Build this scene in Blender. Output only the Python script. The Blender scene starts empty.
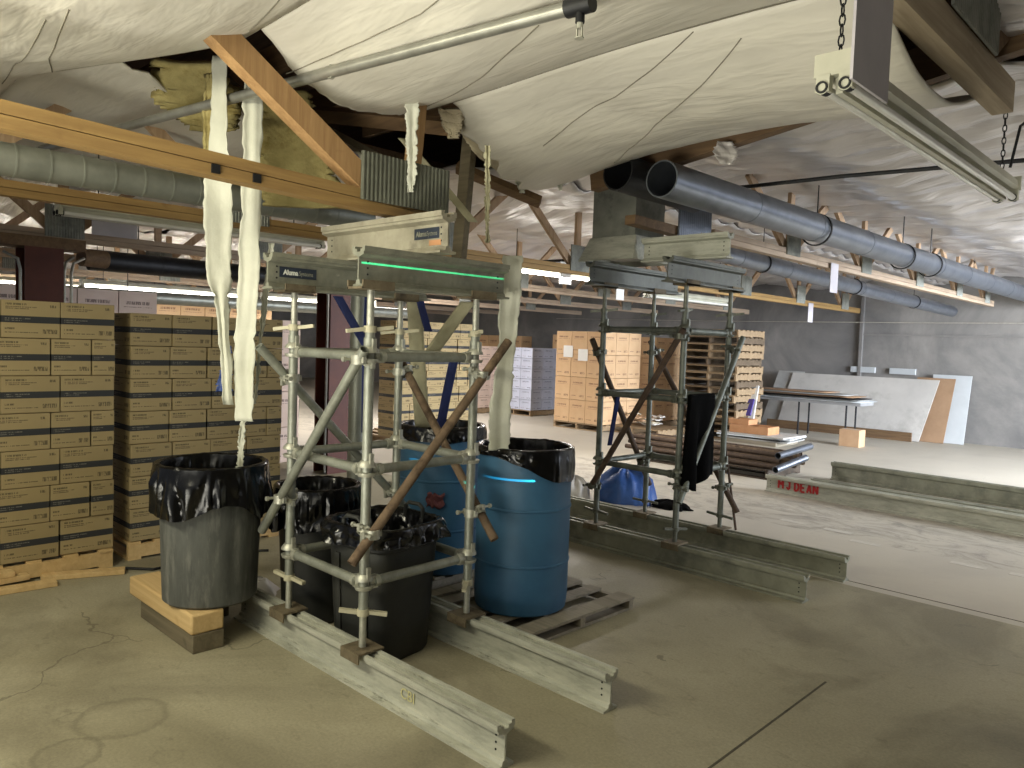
import bpy, math, random
from math import sin, cos, pi, radians, sqrt
from mathutils import Vector as V, Matrix, noise

S = bpy.context.scene
COL = S.collection
random.seed(7)

# ------------------------------------------------------------------ camera
YAW, PITCH, ROLL, FPX, HCAM = radians(-44.188), radians(3.157), radians(1.998), 769.24, 1.7
fw = V((sin(YAW)*cos(PITCH), cos(YAW)*cos(PITCH), -sin(PITCH)))
r0 = V((cos(YAW), -sin(YAW), 0)); u0 = r0.cross(fw)
rt = cos(ROLL)*r0 + sin(ROLL)*u0
up = -sin(ROLL)*r0 + cos(ROLL)*u0
cam_d = bpy.data.cameras.new('camera'); cam = bpy.data.objects.new('camera', cam_d)
COL.objects.link(cam)
cam.matrix_world = Matrix(((rt.x, up.x, -fw.x, 0), (rt.y, up.y, -fw.y, 0), (rt.z, up.z, -fw.z, HCAM), (0, 0, 0, 1)))
cam_d.sensor_fit = 'HORIZONTAL'; cam_d.sensor_width = 36.0; cam_d.lens = FPX/1024*36
cam_d.clip_start = 0.05; cam_d.clip_end = 200
S.camera = cam

# ------------------------------------------------------------------ light, world, exposure
S.view_settings.view_transform = 'Standard'; S.view_settings.look = 'None'
S.view_settings.gamma = 1.0; S.view_settings.exposure = 0.0
try: S.view_settings.use_curve_mapping = False
except Exception: pass
W = bpy.data.worlds.new('world'); S.world = W; W.use_nodes = True
W.node_tree.nodes['Background'].inputs[0].default_value = (0.80, 0.86, 1.0, 1)
W.node_tree.nodes['Background'].inputs[1].default_value = 0.20

def area(name, loc, target, sx, sy, power, col, spread=180):
    d = bpy.data.lights.new(name, 'AREA'); d.shape = 'RECTANGLE'; d.size = sx; d.size_y = sy
    d.energy = power; d.color = col; d.spread = radians(spread)
    o = bpy.data.objects.new(name, d); COL.objects.link(o); o.location = loc
    o.rotation_euler = (V(target)-V(loc)).to_track_quat('-Z', 'Y').to_euler()
    return o
# fluorescent strips over the aisle the photographer stands in
area('aisle_strip_light', (-3.3, -0.7, 2.75), (-3.2, 1.2, 0.4), 2.4, 0.4, 105, (1.0, 0.94, 0.70))
area('aisle_strip_light_right', (-0.5, -0.6, 2.6), (-1.6, 2.2, 0.3), 2.4, 0.4, 12, (1.0, 0.95, 0.78))
area('blanket_fill_uplight', (-1.9, -1.4, 0.5), (-2.3, 1.9, 3.1), 3.2, 1.2, 72, (1.0, 0.96, 0.82), 95)  # unseen low fill lamp, added to brighten the ceiling blankets from below
# daylight through the open dock door on the right
area('dock_door_daylight', (3.3, 12.6, 2.1), (-3.0, 13.0, 0.0), 5.0, 2.6, 1150, (0.84, 0.90, 1.0), 115)
area('right_bay_fill_light', (2.2, 5.2, 2.7), (-2.0, 8.6, 0.0), 2.4, 0.3, 45, (1.0, 0.96, 0.88), 110)  # unseen fill lamp, added to brighten the front of the stencilled beam
# lit rows of strip lights deeper in the hall
area('row_light_middle', (-7.0, 8.2, 2.6), (-7.0, 8.2, 0), 0.2, 2.4, 120, (1.0, 0.94, 0.88))
area('row_light_far', (-12.0, 9.0, 2.6), (-12.0, 9.4, 0), 0.2, 4.8, 230, (1.0, 0.95, 0.92))
area('row_light_left', (-15, 4.5, 2.4), (-15, 4.5, 0), 0.2, 6, 320, (1.0, 0.93, 0.87))
area('row_light_left_far', (-20, 7, 2.4), (-20, 7, 0), 0.2, 6, 420, (1.0, 0.93, 0.87))

# the self-levelling laser standing out of frame on the right: two level green fans
def laser(name, loc, target, cone, width, power, col):
    d = bpy.data.lights.new(name, 'SPOT'); d.energy = power; d.color = col; d.spot_size = radians(cone); d.spot_blend = 0; d.shadow_soft_size = 0.0
    o = bpy.data.objects.new(name, d); COL.objects.link(o); o.location = loc
    o.rotation_euler = (V(target)-V(loc)).to_track_quat('-Z', 'Y').to_euler()
    d.use_nodes = True; nt = d.node_tree; em = nt.nodes['Emission']
    g = nt.nodes.new('ShaderNodeNewGeometry'); sp = nt.nodes.new('ShaderNodeSeparateXYZ'); nt.links.new(g.outputs['Incoming'], sp.inputs[0])
    ab = nt.nodes.new('ShaderNodeMath'); ab.operation = 'ABSOLUTE'; nt.links.new(sp.outputs[2], ab.inputs[0])
    lt = nt.nodes.new('ShaderNodeMath'); lt.operation = 'LESS_THAN'; nt.links.new(ab.outputs[0], lt.inputs[0]); lt.inputs[1].default_value = width
    nt.links.new(lt.outputs[0], em.inputs['Strength'])
laser('laser_level_upper_fan', (-0.4, 2.2, 2.045), (-3.05, 2.56, 2.045), 20, .0018, 1000, (0.02, 1.0, 0.42))
laser('laser_level_lower_fan', (-0.5, 2.2, 0.90), (-3.3, 3.16, 0.90), 9, .0024, 1500, (0.05, 0.9, 1.0))

# ------------------------------------------------------------------ materials
def srgb(h):
    h = h.lstrip('#'); c = [int(h[i:i+2], 16)/255 for i in (0, 2, 4)]
    return tuple(x/12.92 if x <= .04045 else ((x+.055)/1.055)**2.4 for x in c) + (1,)

class NT:
    def __init__(s, name):
        s.m = bpy.data.materials.new(name); s.m.use_nodes = True
        s.t = s.m.node_tree; s.b = s.t.nodes['Principled BSDF']
    def n(s, typ, **kw):
        nd = s.t.nodes.new(typ)
        for k, v in kw.items():
            if k.startswith('i_'): nd.inputs[k[2:].replace('_', ' ')].default_value = v
            elif k[0] == 'x' and k[1:].isdigit(): nd.inputs[int(k[1:])].default_value = v
            else: setattr(nd, k, v)
        return nd
    def l(s, a, b): s.t.links.new(a, b)
    def coord(s, kind='Object', scale=(1, 1, 1)):
        tc = s.n('ShaderNodeTexCoord'); mp = s.n('ShaderNodeMapping'); mp.inputs['Scale'].default_value = scale
        s.l(tc.outputs[kind], mp.inputs['Vector']); return mp.outputs['Vector']
    def noise(s, vec, scale, detail=4, rough=.6, dist=0):
        nd = s.n('ShaderNodeTexNoise'); nd.inputs['Scale'].default_value = scale; nd.inputs['Detail'].default_value = detail
        nd.inputs['Roughness'].default_value = rough; nd.inputs['Distortion'].default_value = dist
        s.l(vec, nd.inputs['Vector']); return nd.outputs['Fac']
    def ramp(s, fac, stops):
        nd = s.n('ShaderNodeValToRGB'); e = nd.color_ramp.elements
        while len(e) < len(stops): e.new(.5)
        for el, (p, c) in zip(e, stops): el.position = p; el.color = c
        s.l(fac, nd.inputs['Fac']); return nd.outputs['Color']
    def mix(s, fac, a, b, mode='MIX'):
        nd = s.n('ShaderNodeMix', data_type='RGBA', blend_type=mode)
        for v, i in ((fac, 0), (a, 6), (b, 7)):
            if hasattr(v, 'links'): s.l(v, nd.inputs[i])
            else: nd.inputs[i].default_value = v
        return nd.outputs[2]
    def math(s, op, a, b=None, c=None):
        nd = s.n('ShaderNodeMath', operation=op)
        for i, v in enumerate((a, b, c)):
            if v is None: continue
            if hasattr(v, 'links'): s.l(v, nd.inputs[i])
            else: nd.inputs[i].default_value = v
        return nd.outputs[0]
    def bump(s, h, strength=.3, dist=.01):
        nd = s.n('ShaderNodeBump'); nd.inputs['Strength'].default_value = strength; nd.inputs['Distance'].default_value = dist
        s.l(h, nd.inputs['Height']); s.l(nd.outputs[0], s.b.inputs['Normal'])
    def base(s, c):
        if hasattr(c, 'links'): s.l(c, s.b.inputs['Base Color'])
        else: s.b.inputs['Base Color'].default_value = c
    def set(s, rough=.6, metal=0, spec=None):
        s.b.inputs['Roughness'].default_value = rough; s.b.inputs['Metallic'].default_value = metal
        if spec is not None: s.b.inputs['Specular IOR Level'].default_value = spec
        return s

def mottled(name, c1, c2, scale=6, rough=.6, metal=0, bump=.0, bscale=40, stretch=(1, 1, 1), dirt=None, dscale=3, spec=None):
    t = NT(name); v = t.coord('Object', stretch)
    col = t.ramp(t.noise(v, scale, 6), [(.3, srgb(c1)), (.7, srgb(c2))])
    if dirt:
        d = t.ramp(t.noise(v, dscale, 8, .7), [(.5, (0, 0, 0, 1)), (.68, (1, 1, 1, 1))])
        col = t.mix(d, col, srgb(dirt))
    t.base(col); t.set(rough, metal, spec)
    if bump: t.bump(t.noise(v, bscale, 5), bump, .01)
    return t.m

def wood(name, c1, c2, axis=1, rough=.75):
    t = NT(name); sc = [14, 14, 14]; sc[axis] = .9
    v = t.coord('Object', tuple(sc)); n = t.noise(v, 1.6, 6, .65, .6)
    col = t.ramp(n, [(.28, srgb(c1)), (.72, srgb(c2))])
    v2 = t.coord('Object'); kn = t.ramp(t.noise(v2, 5, 3), [(.66, (0, 0, 0, 1)), (.76, (1, 1, 1, 1))])
    col = t.mix(kn, col, srgb(c1)); t.base(col); t.set(rough); t.bump(n, .15, .01)
    return t.m

M = {}
M['alum'] = mottled('weathered_aluminium', '#828375', '#999a8a', 9, .55, .35, .08, 60, (1, 1, 1), '#74756b', 4)
M['alum_pale'] = mottled('chalky_aluminium', '#a9ab9c', '#c6c7b6', 7, .62, .2, .15, 45, (1, 1, 1), '#95968a', 3.5)
M['alum_pale'] = None
def worn_alum():
    t = NT('chalky_worn_aluminium'); v = t.coord('Object', (.7, 3, 3)); v1 = t.coord('Object')
    col = t.ramp(t.noise(v, 4, 8, .7), [(.3, srgb('#8f9085')), (.52, srgb('#b5b6a9')), (.75, srgb('#cbcbbe'))])
    d = t.ramp(t.noise(v, 7, 9, .75, .4), [(.54, (0, 0, 0, 1)), (.66, (1, 1, 1, 1))])
    g = t.n('ShaderNodeNewGeometry'); sp = t.n('ShaderNodeSeparateXYZ'); t.l(g.outputs['True Normal'], sp.inputs[0])
    upf = t.math('ADD', t.math('MULTIPLY', t.math('GREATER_THAN', sp.outputs[2], .5), .5), .3)
    col = t.mix(t.math('MULTIPLY', d, upf), col, srgb('#55564e')); t.base(col); t.set(.62, .2); t.bump(t.noise(v1, 45, 5), .2, .01); return t.m
M['alum_pale'] = worn_alum()
M['alum_stain'] = mottled('stained_aluminium', '#8f8a78', '#b0ab98', 5, .6, .2, .15, 45, (1, 1, 1), '#7a7566', 3)
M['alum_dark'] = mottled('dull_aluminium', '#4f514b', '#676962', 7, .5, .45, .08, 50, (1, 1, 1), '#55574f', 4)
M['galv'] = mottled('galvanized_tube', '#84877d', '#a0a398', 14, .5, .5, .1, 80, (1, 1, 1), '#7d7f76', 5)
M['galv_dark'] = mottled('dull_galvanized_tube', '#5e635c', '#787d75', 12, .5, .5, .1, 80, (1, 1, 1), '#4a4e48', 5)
M['zinc'] = mottled('zinc_clamp', '#9d9e92', '#bdbdb0', 30, .45, .55, .1, 90)
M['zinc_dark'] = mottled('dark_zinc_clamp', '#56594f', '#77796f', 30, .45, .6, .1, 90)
M['rust'] = mottled('rusty_tube', '#574837', '#7a6650', 18, .8, .1, .25, 90, (1, 1, 1), '#3d2e20', 8)
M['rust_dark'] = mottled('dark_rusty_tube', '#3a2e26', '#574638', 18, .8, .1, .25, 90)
M['plate_rust'] = mottled('rusty_plate', '#5c5240', '#7b705a', 12, .75, .2, .2, 70, (1, 1, 1), '#3b3225', 10)
M['paintnut'] = mottled('yellowish_nut', '#a8a38a', '#bdb8a0', 20, .6, .1)
M['wood_chord'] = wood('yellow_fir', '#7e6138', '#a38550', 1)
M['wood_web'] = wood('yellow_fir_web', '#8c6a44', '#b49062', 2)
M['wood_dark'] = wood('dark_fir', '#54402c', '#7d6345', 0)
M['wood_pale'] = wood('pale_lumber', '#b99a68', '#d2b684', 0)
M['wood_pale_y'] = wood('greyish_pale_lumber', '#8f8068', '#b3a389', 1)
M['wood_far'] = wood('pale_truss_lumber', '#85725e', '#ad9a84', 1)
M['wood_far_web'] = wood('pale_truss_web', '#8a6f52', '#b1977a', 2)
M['wood_darker'] = wood('dark_weathered_wood', '#2f271e', '#4a3e31', 0)
M['wood_grey'] = wood('grey_lumber', '#57503f', '#776d58', 0)
M['wood_pallet'] = wood('pallet_wood', '#7b684e', '#a18a6b', 0)
M['wood_pallet_dark'] = wood('weathered_pallet_wood', '#77705f', '#989080', 0)
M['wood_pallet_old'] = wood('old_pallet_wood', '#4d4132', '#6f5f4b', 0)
M['blue'] = mottled('blue_plastic_drum', '#2f5876', '#386383', 4, .5, 0, .05, 40, (1, 1, 1), '#2c5678', 3)
M['can'] = mottled('grey_bin_plastic', '#414340', '#575955', 7, .7, 0, .12, 70, (3, 3, .6), '#6c6c66', 5)
M['can_dark'] = mottled('dark_bin_plastic', '#1f201e', '#2c2d2a', 6, .6, 0, .08, 60)
M['liner'] = mottled('black_liner_film', '#030303', '#070708', 8, .22, 0, .18, 12, spec=.5)
M['black'] = mottled('black_cloth', '#020202', '#040404', 12, .95, 0, .2, 50, spec=.08)
M['duct'] = mottled('galvanized_duct', '#7b7e76', '#95988f', 5, .45, .6, .05, 30, (1, 1, 1))
M['duct_blue'] = mottled('bare_steel_duct', '#666b74', '#7d838c', 5, .34, .8, .04, 30)
M['pipe'] = mottled('steel_pipe', '#8b8b84', '#a6a69e', 10, .4, .7)
M['dark_metal'] = mottled('dark_metal', '#17181a', '#26272a', 10, .5, .4)
M['steel_plate'] = mottled('nail_plate_steel', '#74766e', '#8b8d84', 8, .55, .35, .1, 50, (1, 1, 1), '#636560', 6)
M['plate_dark'] = mottled('dull_nail_plate_steel', '#55574c', '#6e7063', 8, .6, .3, .1, 50)
M['redcol'] = mottled('oxide_red_column', '#4a2116', '#5c2d1e', 5, .6)
M['whitepaint'] = mottled('white_enamel', '#a9a896', '#bfbeac', 5, .45, 0, .03, 30)
M['tube_off'] = mottled('fluorescent_tube_glass', '#cfcfc8', '#dcdcd4', 5, .2)
M['lilac'] = mottled('lilac_board', '#aaa6ab', '#bab6ba', 3, .85)
M['strip'] = mottled('white_plastic_film', '#b4b5a6', '#c8c9bb', 5, .55, 0, .3, 24)
M['fiber'] = mottled('yellow_fibreglass', '#857a4c', '#aca06c', 9, .95, 0, .6, 35, (1, 1, 1), '#6e5f2c', 5)
M['fiber_pale'] = mottled('pale_fibreglass', '#a99d83', '#c6bca4', 9, .95, 0, .6, 35)
M['strap_blue'] = mottled('navy_strap', '#141f4d', '#1f2d66', 10, .8)
M['strap_tan'] = mottled('beige_strap', '#8e8a70', '#aaa68b', 10, .8)
M['tarp'] = mottled('blue_tarpaulin', '#16386f', '#25508f', 5, .45, 0, .9, 12)
M['paper'] = mottled('white_paper', '#d9d9d6', '#e8e8e4', 4, .8)
M['board_white'] = mottled('white_wallboard', '#b2afaa', '#c6c3bd', 1.2, .85, 0, 0, 40, (1, 1, 1), '#a5a29c', 1.5)
M['board_pale'] = mottled('pale_foam_board', '#b3b8ba', '#c3c8ca', 2, .85)
M['board_brown'] = mottled('brown_fibreboard', '#8f7358', '#a38568', 3, .85)
M['brownbox'] = mottled('plain_cardboard', '#b59270', '#c4a381', 4, .85)
M['orange'] = mottled('orange_wood_tray', '#a87850', '#bd8e66', 5, .7)
M['sheetgrey'] = mottled('grey_sheet', '#8f8f8c', '#b4b4b0', 2, .6)
M['navy'] = mottled('navy_label', '#1f2735', '#2a3342', 10, .5)
M['lettering'] = mottled('white_lettering', '#c9cbc4', '#d8dad2', 10, .6)
M['red'] = mottled('red_stencil_paint', '#9c1f22', '#b42a2a', 30, .7)
M['yellowpaint'] = mottled('yellow_crayon', '#bdb888', '#c9c495', 40, .8)
M['purple'] = mottled('purple_print', '#40357a', '#574a96', 10, .6)
M['yellow'] = mottled('yellow_print', '#c8b23a', '#d8c455', 10, .6)
M['bluecap'] = mottled('blue_film', '#22386f', '#2f4a8a', 10, .5)
M['tabletop'] = mottled('grey_laminate', '#8c8d8e', '#a3a4a5', 3, .5)
M['plastic_white'] = mottled('white_bag', '#b4b0aa', '#cbc7c0', 6, .5, 0, .4, 18)
M['tape'] = mottled('floor_tape', '#a9a498', '#bdb8ac', 20, .7)
M['joint'] = mottled('joint_sealant', '#3c392f', '#5a5648', 9, .9)
M['seam'] = mottled('dark_seam', '#6b6659', '#7d786a', 9, .9)
M['redcloth'] = mottled('dull_red_rag', '#5a3336', '#77464a', 20, .9)

def glow(name, col, strength):
    t = NT(name); t.base((.8, .8, .8, 1)); t.b.inputs['Emission Color'].default_value = col
    t.b.inputs['Emission Strength'].default_value = strength; return t.m
M['tube_on'] = glow('lit_fluorescent_tube', (1, .96, .9, 1), 16)

def foil_mat(name, c1, c2, rough, metal, bstr, stretch, seam=None):
    t = NT(name); v = t.coord('Object', stretch)
    n1 = t.noise(v, 2.2, 3, .5, .3); n2 = t.noise(t.coord('Object'), 1.1, 4)
    t.base(t.ramp(n2, [(.3, srgb(c1)), (.7, srgb(c2))])); t.set(rough, metal)
    t.bump(n1, bstr, .05)
    return t.m
M['film'] = foil_mat('white_vinyl_facing', '#c6c2b5', '#d6d2c6', .5, 0, .32, (1.0, 3.8, 1))
M['foil'] = foil_mat('wrinkled_white_foil', '#c3bfbe', '#d6d2d0', .30, .45, .8, (.6, 4.5, 1))

def floor_mat():
    t = NT('worn_concrete'); v = t.coord('Object'); n = t.noise(v, .9, 8, .65, .4)
    col = t.ramp(n, [(.25, srgb('#868069')), (.5, srgb('#99937c')), (.75, srgb('#a9a38c'))])
    # dried puddle rings
    sp0 = t.n('ShaderNodeSeparateXYZ'); t.l(v, sp0.inputs[0]); wob = t.math('MULTIPLY', t.noise(v, 7, 4), .11)
    for (rx, ry, rr, am) in ((-3.47, 1.20, .185, .5), (-3.30, .93, .13, .6), (-3.62, 1.03, .05, .45), (-3.02, 1.22, .06, .3)):
        dx = t.math('SUBTRACT', sp0.outputs[0], rx); dy = t.math('SUBTRACT', sp0.outputs[1], ry)
        d = t.math('ADD', t.math('SQRT', t.math('ADD', t.math('MULTIPLY', dx, dx), t.math('MULTIPLY', dy, dy))), t.math('SUBTRACT', wob, .055))
        ring = t.ramp(t.math('MULTIPLY', d, 1/rr/2), [(.40, (.18, .18, .18, 1)), (.47, (1, 1, 1, 1)), (.50, (.9, .9, .9, 1)), (.54, (0, 0, 0, 1))])
        col = t.mix(t.math('MULTIPLY', ring, am), col, srgb('#6f6a58'))
    st = t.ramp(t.noise(v, .55, 6, .6, 1.2), [(.5, (0, 0, 0, 1)), (.64, (1, 1, 1, 1))])
    col = t.mix(t.math('MULTIPLY', st, .6), col, srgb('#6a6452'))
    fine = t.ramp(t.noise(v, 70, 8, .75), [(.35, (.80, .80, .80, 1)), (.65, (1.08, 1.08, 1.08, 1))])
    col = t.mix(1.0, col, fine, 'MULTIPLY')
    vs = t.coord('Object', (2.2, 4, 1)); sc = t.ramp(t.noise(vs, 2.4, 9, .75, .8), [(.56, (0, 0, 0, 1)), (.70, (1, 1, 1, 1))])
    col = t.mix(t.math('MULTIPLY', sc, .4), col, srgb('#575242'))
    wv = t.n('ShaderNodeTexNoise'); wv.inputs['Scale'].default_value = 1.3; wv.inputs['Detail'].default_value = 6; t.l(v, wv.inputs['Vector'])
    va = t.n('ShaderNodeVectorMath', operation='ADD'); t.l(v, va.inputs[0]); vm = t.n('ShaderNodeVectorMath', operation='SCALE'); vm.inputs['Scale'].default_value = 1.1; t.l(wv.outputs['Color'], vm.inputs[0]); t.l(vm.outputs[0], va.inputs[1])
    vo = t.n('ShaderNodeTexVoronoi', feature='DISTANCE_TO_EDGE'); vo.inputs['Scale'].default_value = .55; t.l(va.outputs[0], vo.inputs['Vector'])
    ck = t.math('MULTIPLY', t.math('LESS_THAN', vo.outputs['Distance'], .004), t.math('GREATER_THAN', t.noise(v, 1.1, 3), .54))
    col = t.mix(t.math('MULTIPLY', ck, .5), col, srgb('#4f4a3c'))
    sp2 = t.ramp(t.noise(v, 11, 4, .6), [(.70, (0, 0, 0, 1)), (.76, (1, 1, 1, 1))]); col = t.mix(t.math('MULTIPLY', sp2, .35), col, srgb('#5b5545'))
    # newer, paler slab and dark scuffs beyond the joint
    sep = t.n('ShaderNodeSeparateXYZ'); t.l(v, sep.inputs[0])
    far = t.math('GREATER_THAN', sep.outputs[1], 5.75)
    col = t.mix(t.math('MULTIPLY', far, .7), col, srgb('#b5aea2'))
    band = t.math('MULTIPLY', t.math('GREATER_THAN', sep.outputs[1], 7.2), t.math('LESS_THAN', sep.outputs[1], 9.0))
    sk = t.ramp(t.noise(t.coord('Object', (.9, 1.6, 1)), 2.2, 10, .78, 1.2), [(.46, (0, 0, 0, 1)), (.62, (1, 1, 1, 1))])
    col = t.mix(t.math('MULTIPLY', t.math('MULTIPLY', band, sk), .55), col, srgb('#4c4a47'))
    t.base(col); t.set(.62); t.l(t.ramp(n, [(.3, (.5, .5, .5, 1)), (.7, (.75, .75, .75, 1))]), t.b.inputs['Roughness'])
    t.bump(t.noise(v, 45, 6, .7), .10, .004); return t.m
M['floor'] = floor_mat()

def wall_mat():
    t = NT('dark_concrete_wall'); v = t.coord('Object'); n = t.noise(v, .55, 8, .65, .5)
    col = t.ramp(n, [(.3, srgb('#5f5e5e')), (.5, srgb('#7f7d7a')), (.72, srgb('#9f9b95'))])
    t.base(col); t.set(.85); t.bump(t.noise(v, 9, 6), .15, .02); return t.m
M['wall'] = wall_mat()
M['deck'] = wood('roof_deck_plywood', '#5a4232', '#866a50', 0)

def carton_mat(name, c1, c2, band=True, dark='#2b2d30', ink='#4c4230'):
    """printed carton: band round the middle and rows of small print, in the carton's own generated coordinates"""
    t = NT(name); tc = t.n('ShaderNodeTexCoord'); sep = t.n('ShaderNodeSeparateXYZ'); t.l(tc.outputs['Generated'], sep.inputs[0])
    z = sep.outputs[2]
    oi = t.n('ShaderNodeObjectInfo'); nz = t.noise(t.coord('Object'), 3, 4)
    col = t.ramp(nz, [(.3, srgb(c1)), (.7, srgb(c2))])
    hs = t.n('ShaderNodeHueSaturation'); t.l(col, hs.inputs['Color'])
    t.l(t.math('ADD', t.math('MULTIPLY', oi.outputs['Random'], .12), .94), hs.inputs['Value']); col = hs.outputs[0]
    h = t.math('MAXIMUM', t.math('MULTIPLY', sep.outputs[1], 1.0), 0)
    def inside(x, a, b): return t.math('MULTIPLY', t.math('GREATER_THAN', x, a), t.math('LESS_THAN', x, b))
    # u along whichever side face we look at: object-space geometry normal picks y or x
    ge = t.n('ShaderNodeNewGeometry'); vt = t.n('ShaderNodeVectorTransform', vector_type='NORMAL', convert_from='WORLD', convert_to='OBJECT')
    t.l(ge.outputs['True Normal'], vt.inputs[0]); s2 = t.n('ShaderNodeSeparateXYZ'); t.l(vt.outputs[0], s2.inputs[0])
    isx = t.math('GREATER_THAN', t.math('ABSOLUTE', s2.outputs[0]), .5); side = t.math('LESS_THAN', t.math('ABSOLUTE', s2.outputs[2]), .5)
    u = t.math('ADD', t.math('MULTIPLY', isx, sep.outputs[1]), t.math('MULTIPLY', t.math('SUBTRACT', 1, isx), sep.outputs[0]))
    vec = t.n('ShaderNodeCombineXYZ'); t.l(t.math('MULTIPLY', u, 34), vec.inputs[0]); t.l(t.math('MULTIPLY', z, 3), vec.inputs[1]); t.l(oi.outputs['Random'], vec.inputs[2])
    ltr = t.math('GREATER_THAN', t.noise(vec.outputs[0], 1.6, 2), .46)
    def rows(spec):
        acc = None
        for (u0, u1, z0, z1) in spec:
            r = t.math('MULTIPLY', inside(u, u0, u1), inside(z, z0, z1))
            acc = r if acc is None else t.math('MAXIMUM', acc, r)
        return acc
    if band:
        ink_m = rows([(.07, .42, .87, .92), (.07, .60, .81, .835), (.07, .48, .765, .79), (.82, .93, .83, .90), (.06, .22, .22, .27), (.06, .62, .13, .155), (.70, .95, .12, .24)])
        bnd = inside(z, .40, .58); white = rows([(.06, .5, .50, .525), (.06, .34, .45, .47)])
    else:
        ink_m = rows([(.18, .80, .72, .79), (.12, .86, .66, .675), (.1, .4, .16, .2), (.6, .9, .13, .22)])
        bnd = None
    ink_m = t.math('MULTIPLY', t.math('MULTIPLY', ink_m, ltr), side)
    col = t.mix(t.math('MULTIPLY', ink_m, .8), col, srgb(ink))
    if band:
        col = t.mix(t.math('MULTIPLY', bnd, side), col, srgb(dark))
        col = t.mix(t.math('MULTIPLY', t.math('MULTIPLY', t.math('MULTIPLY', white, ltr), side), .35), col, srgb('#a8a294'))
    t.base(col); t.set(.8); return t.m
M['carton'] = carton_mat('striped_tan_carton', '#94845f', '#9e8d67')
M['carton_b'] = carton_mat('plain_print_carton', '#bf9d76', '#cbab85', False, ink='#7a5a44')
M['carton_p'] = carton_mat('pinkish_wrapped_carton', '#c5b0a2', '#d3c0b4', False, ink='#5f4f4c')
M['carton_w'] = carton_mat('daylight_tinted_wrapped_carton', '#a9aebf', '#bcc2d4', False, ink='#565a70')  # bluish daylight reflection of the shrink wrap is put into the colour

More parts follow.
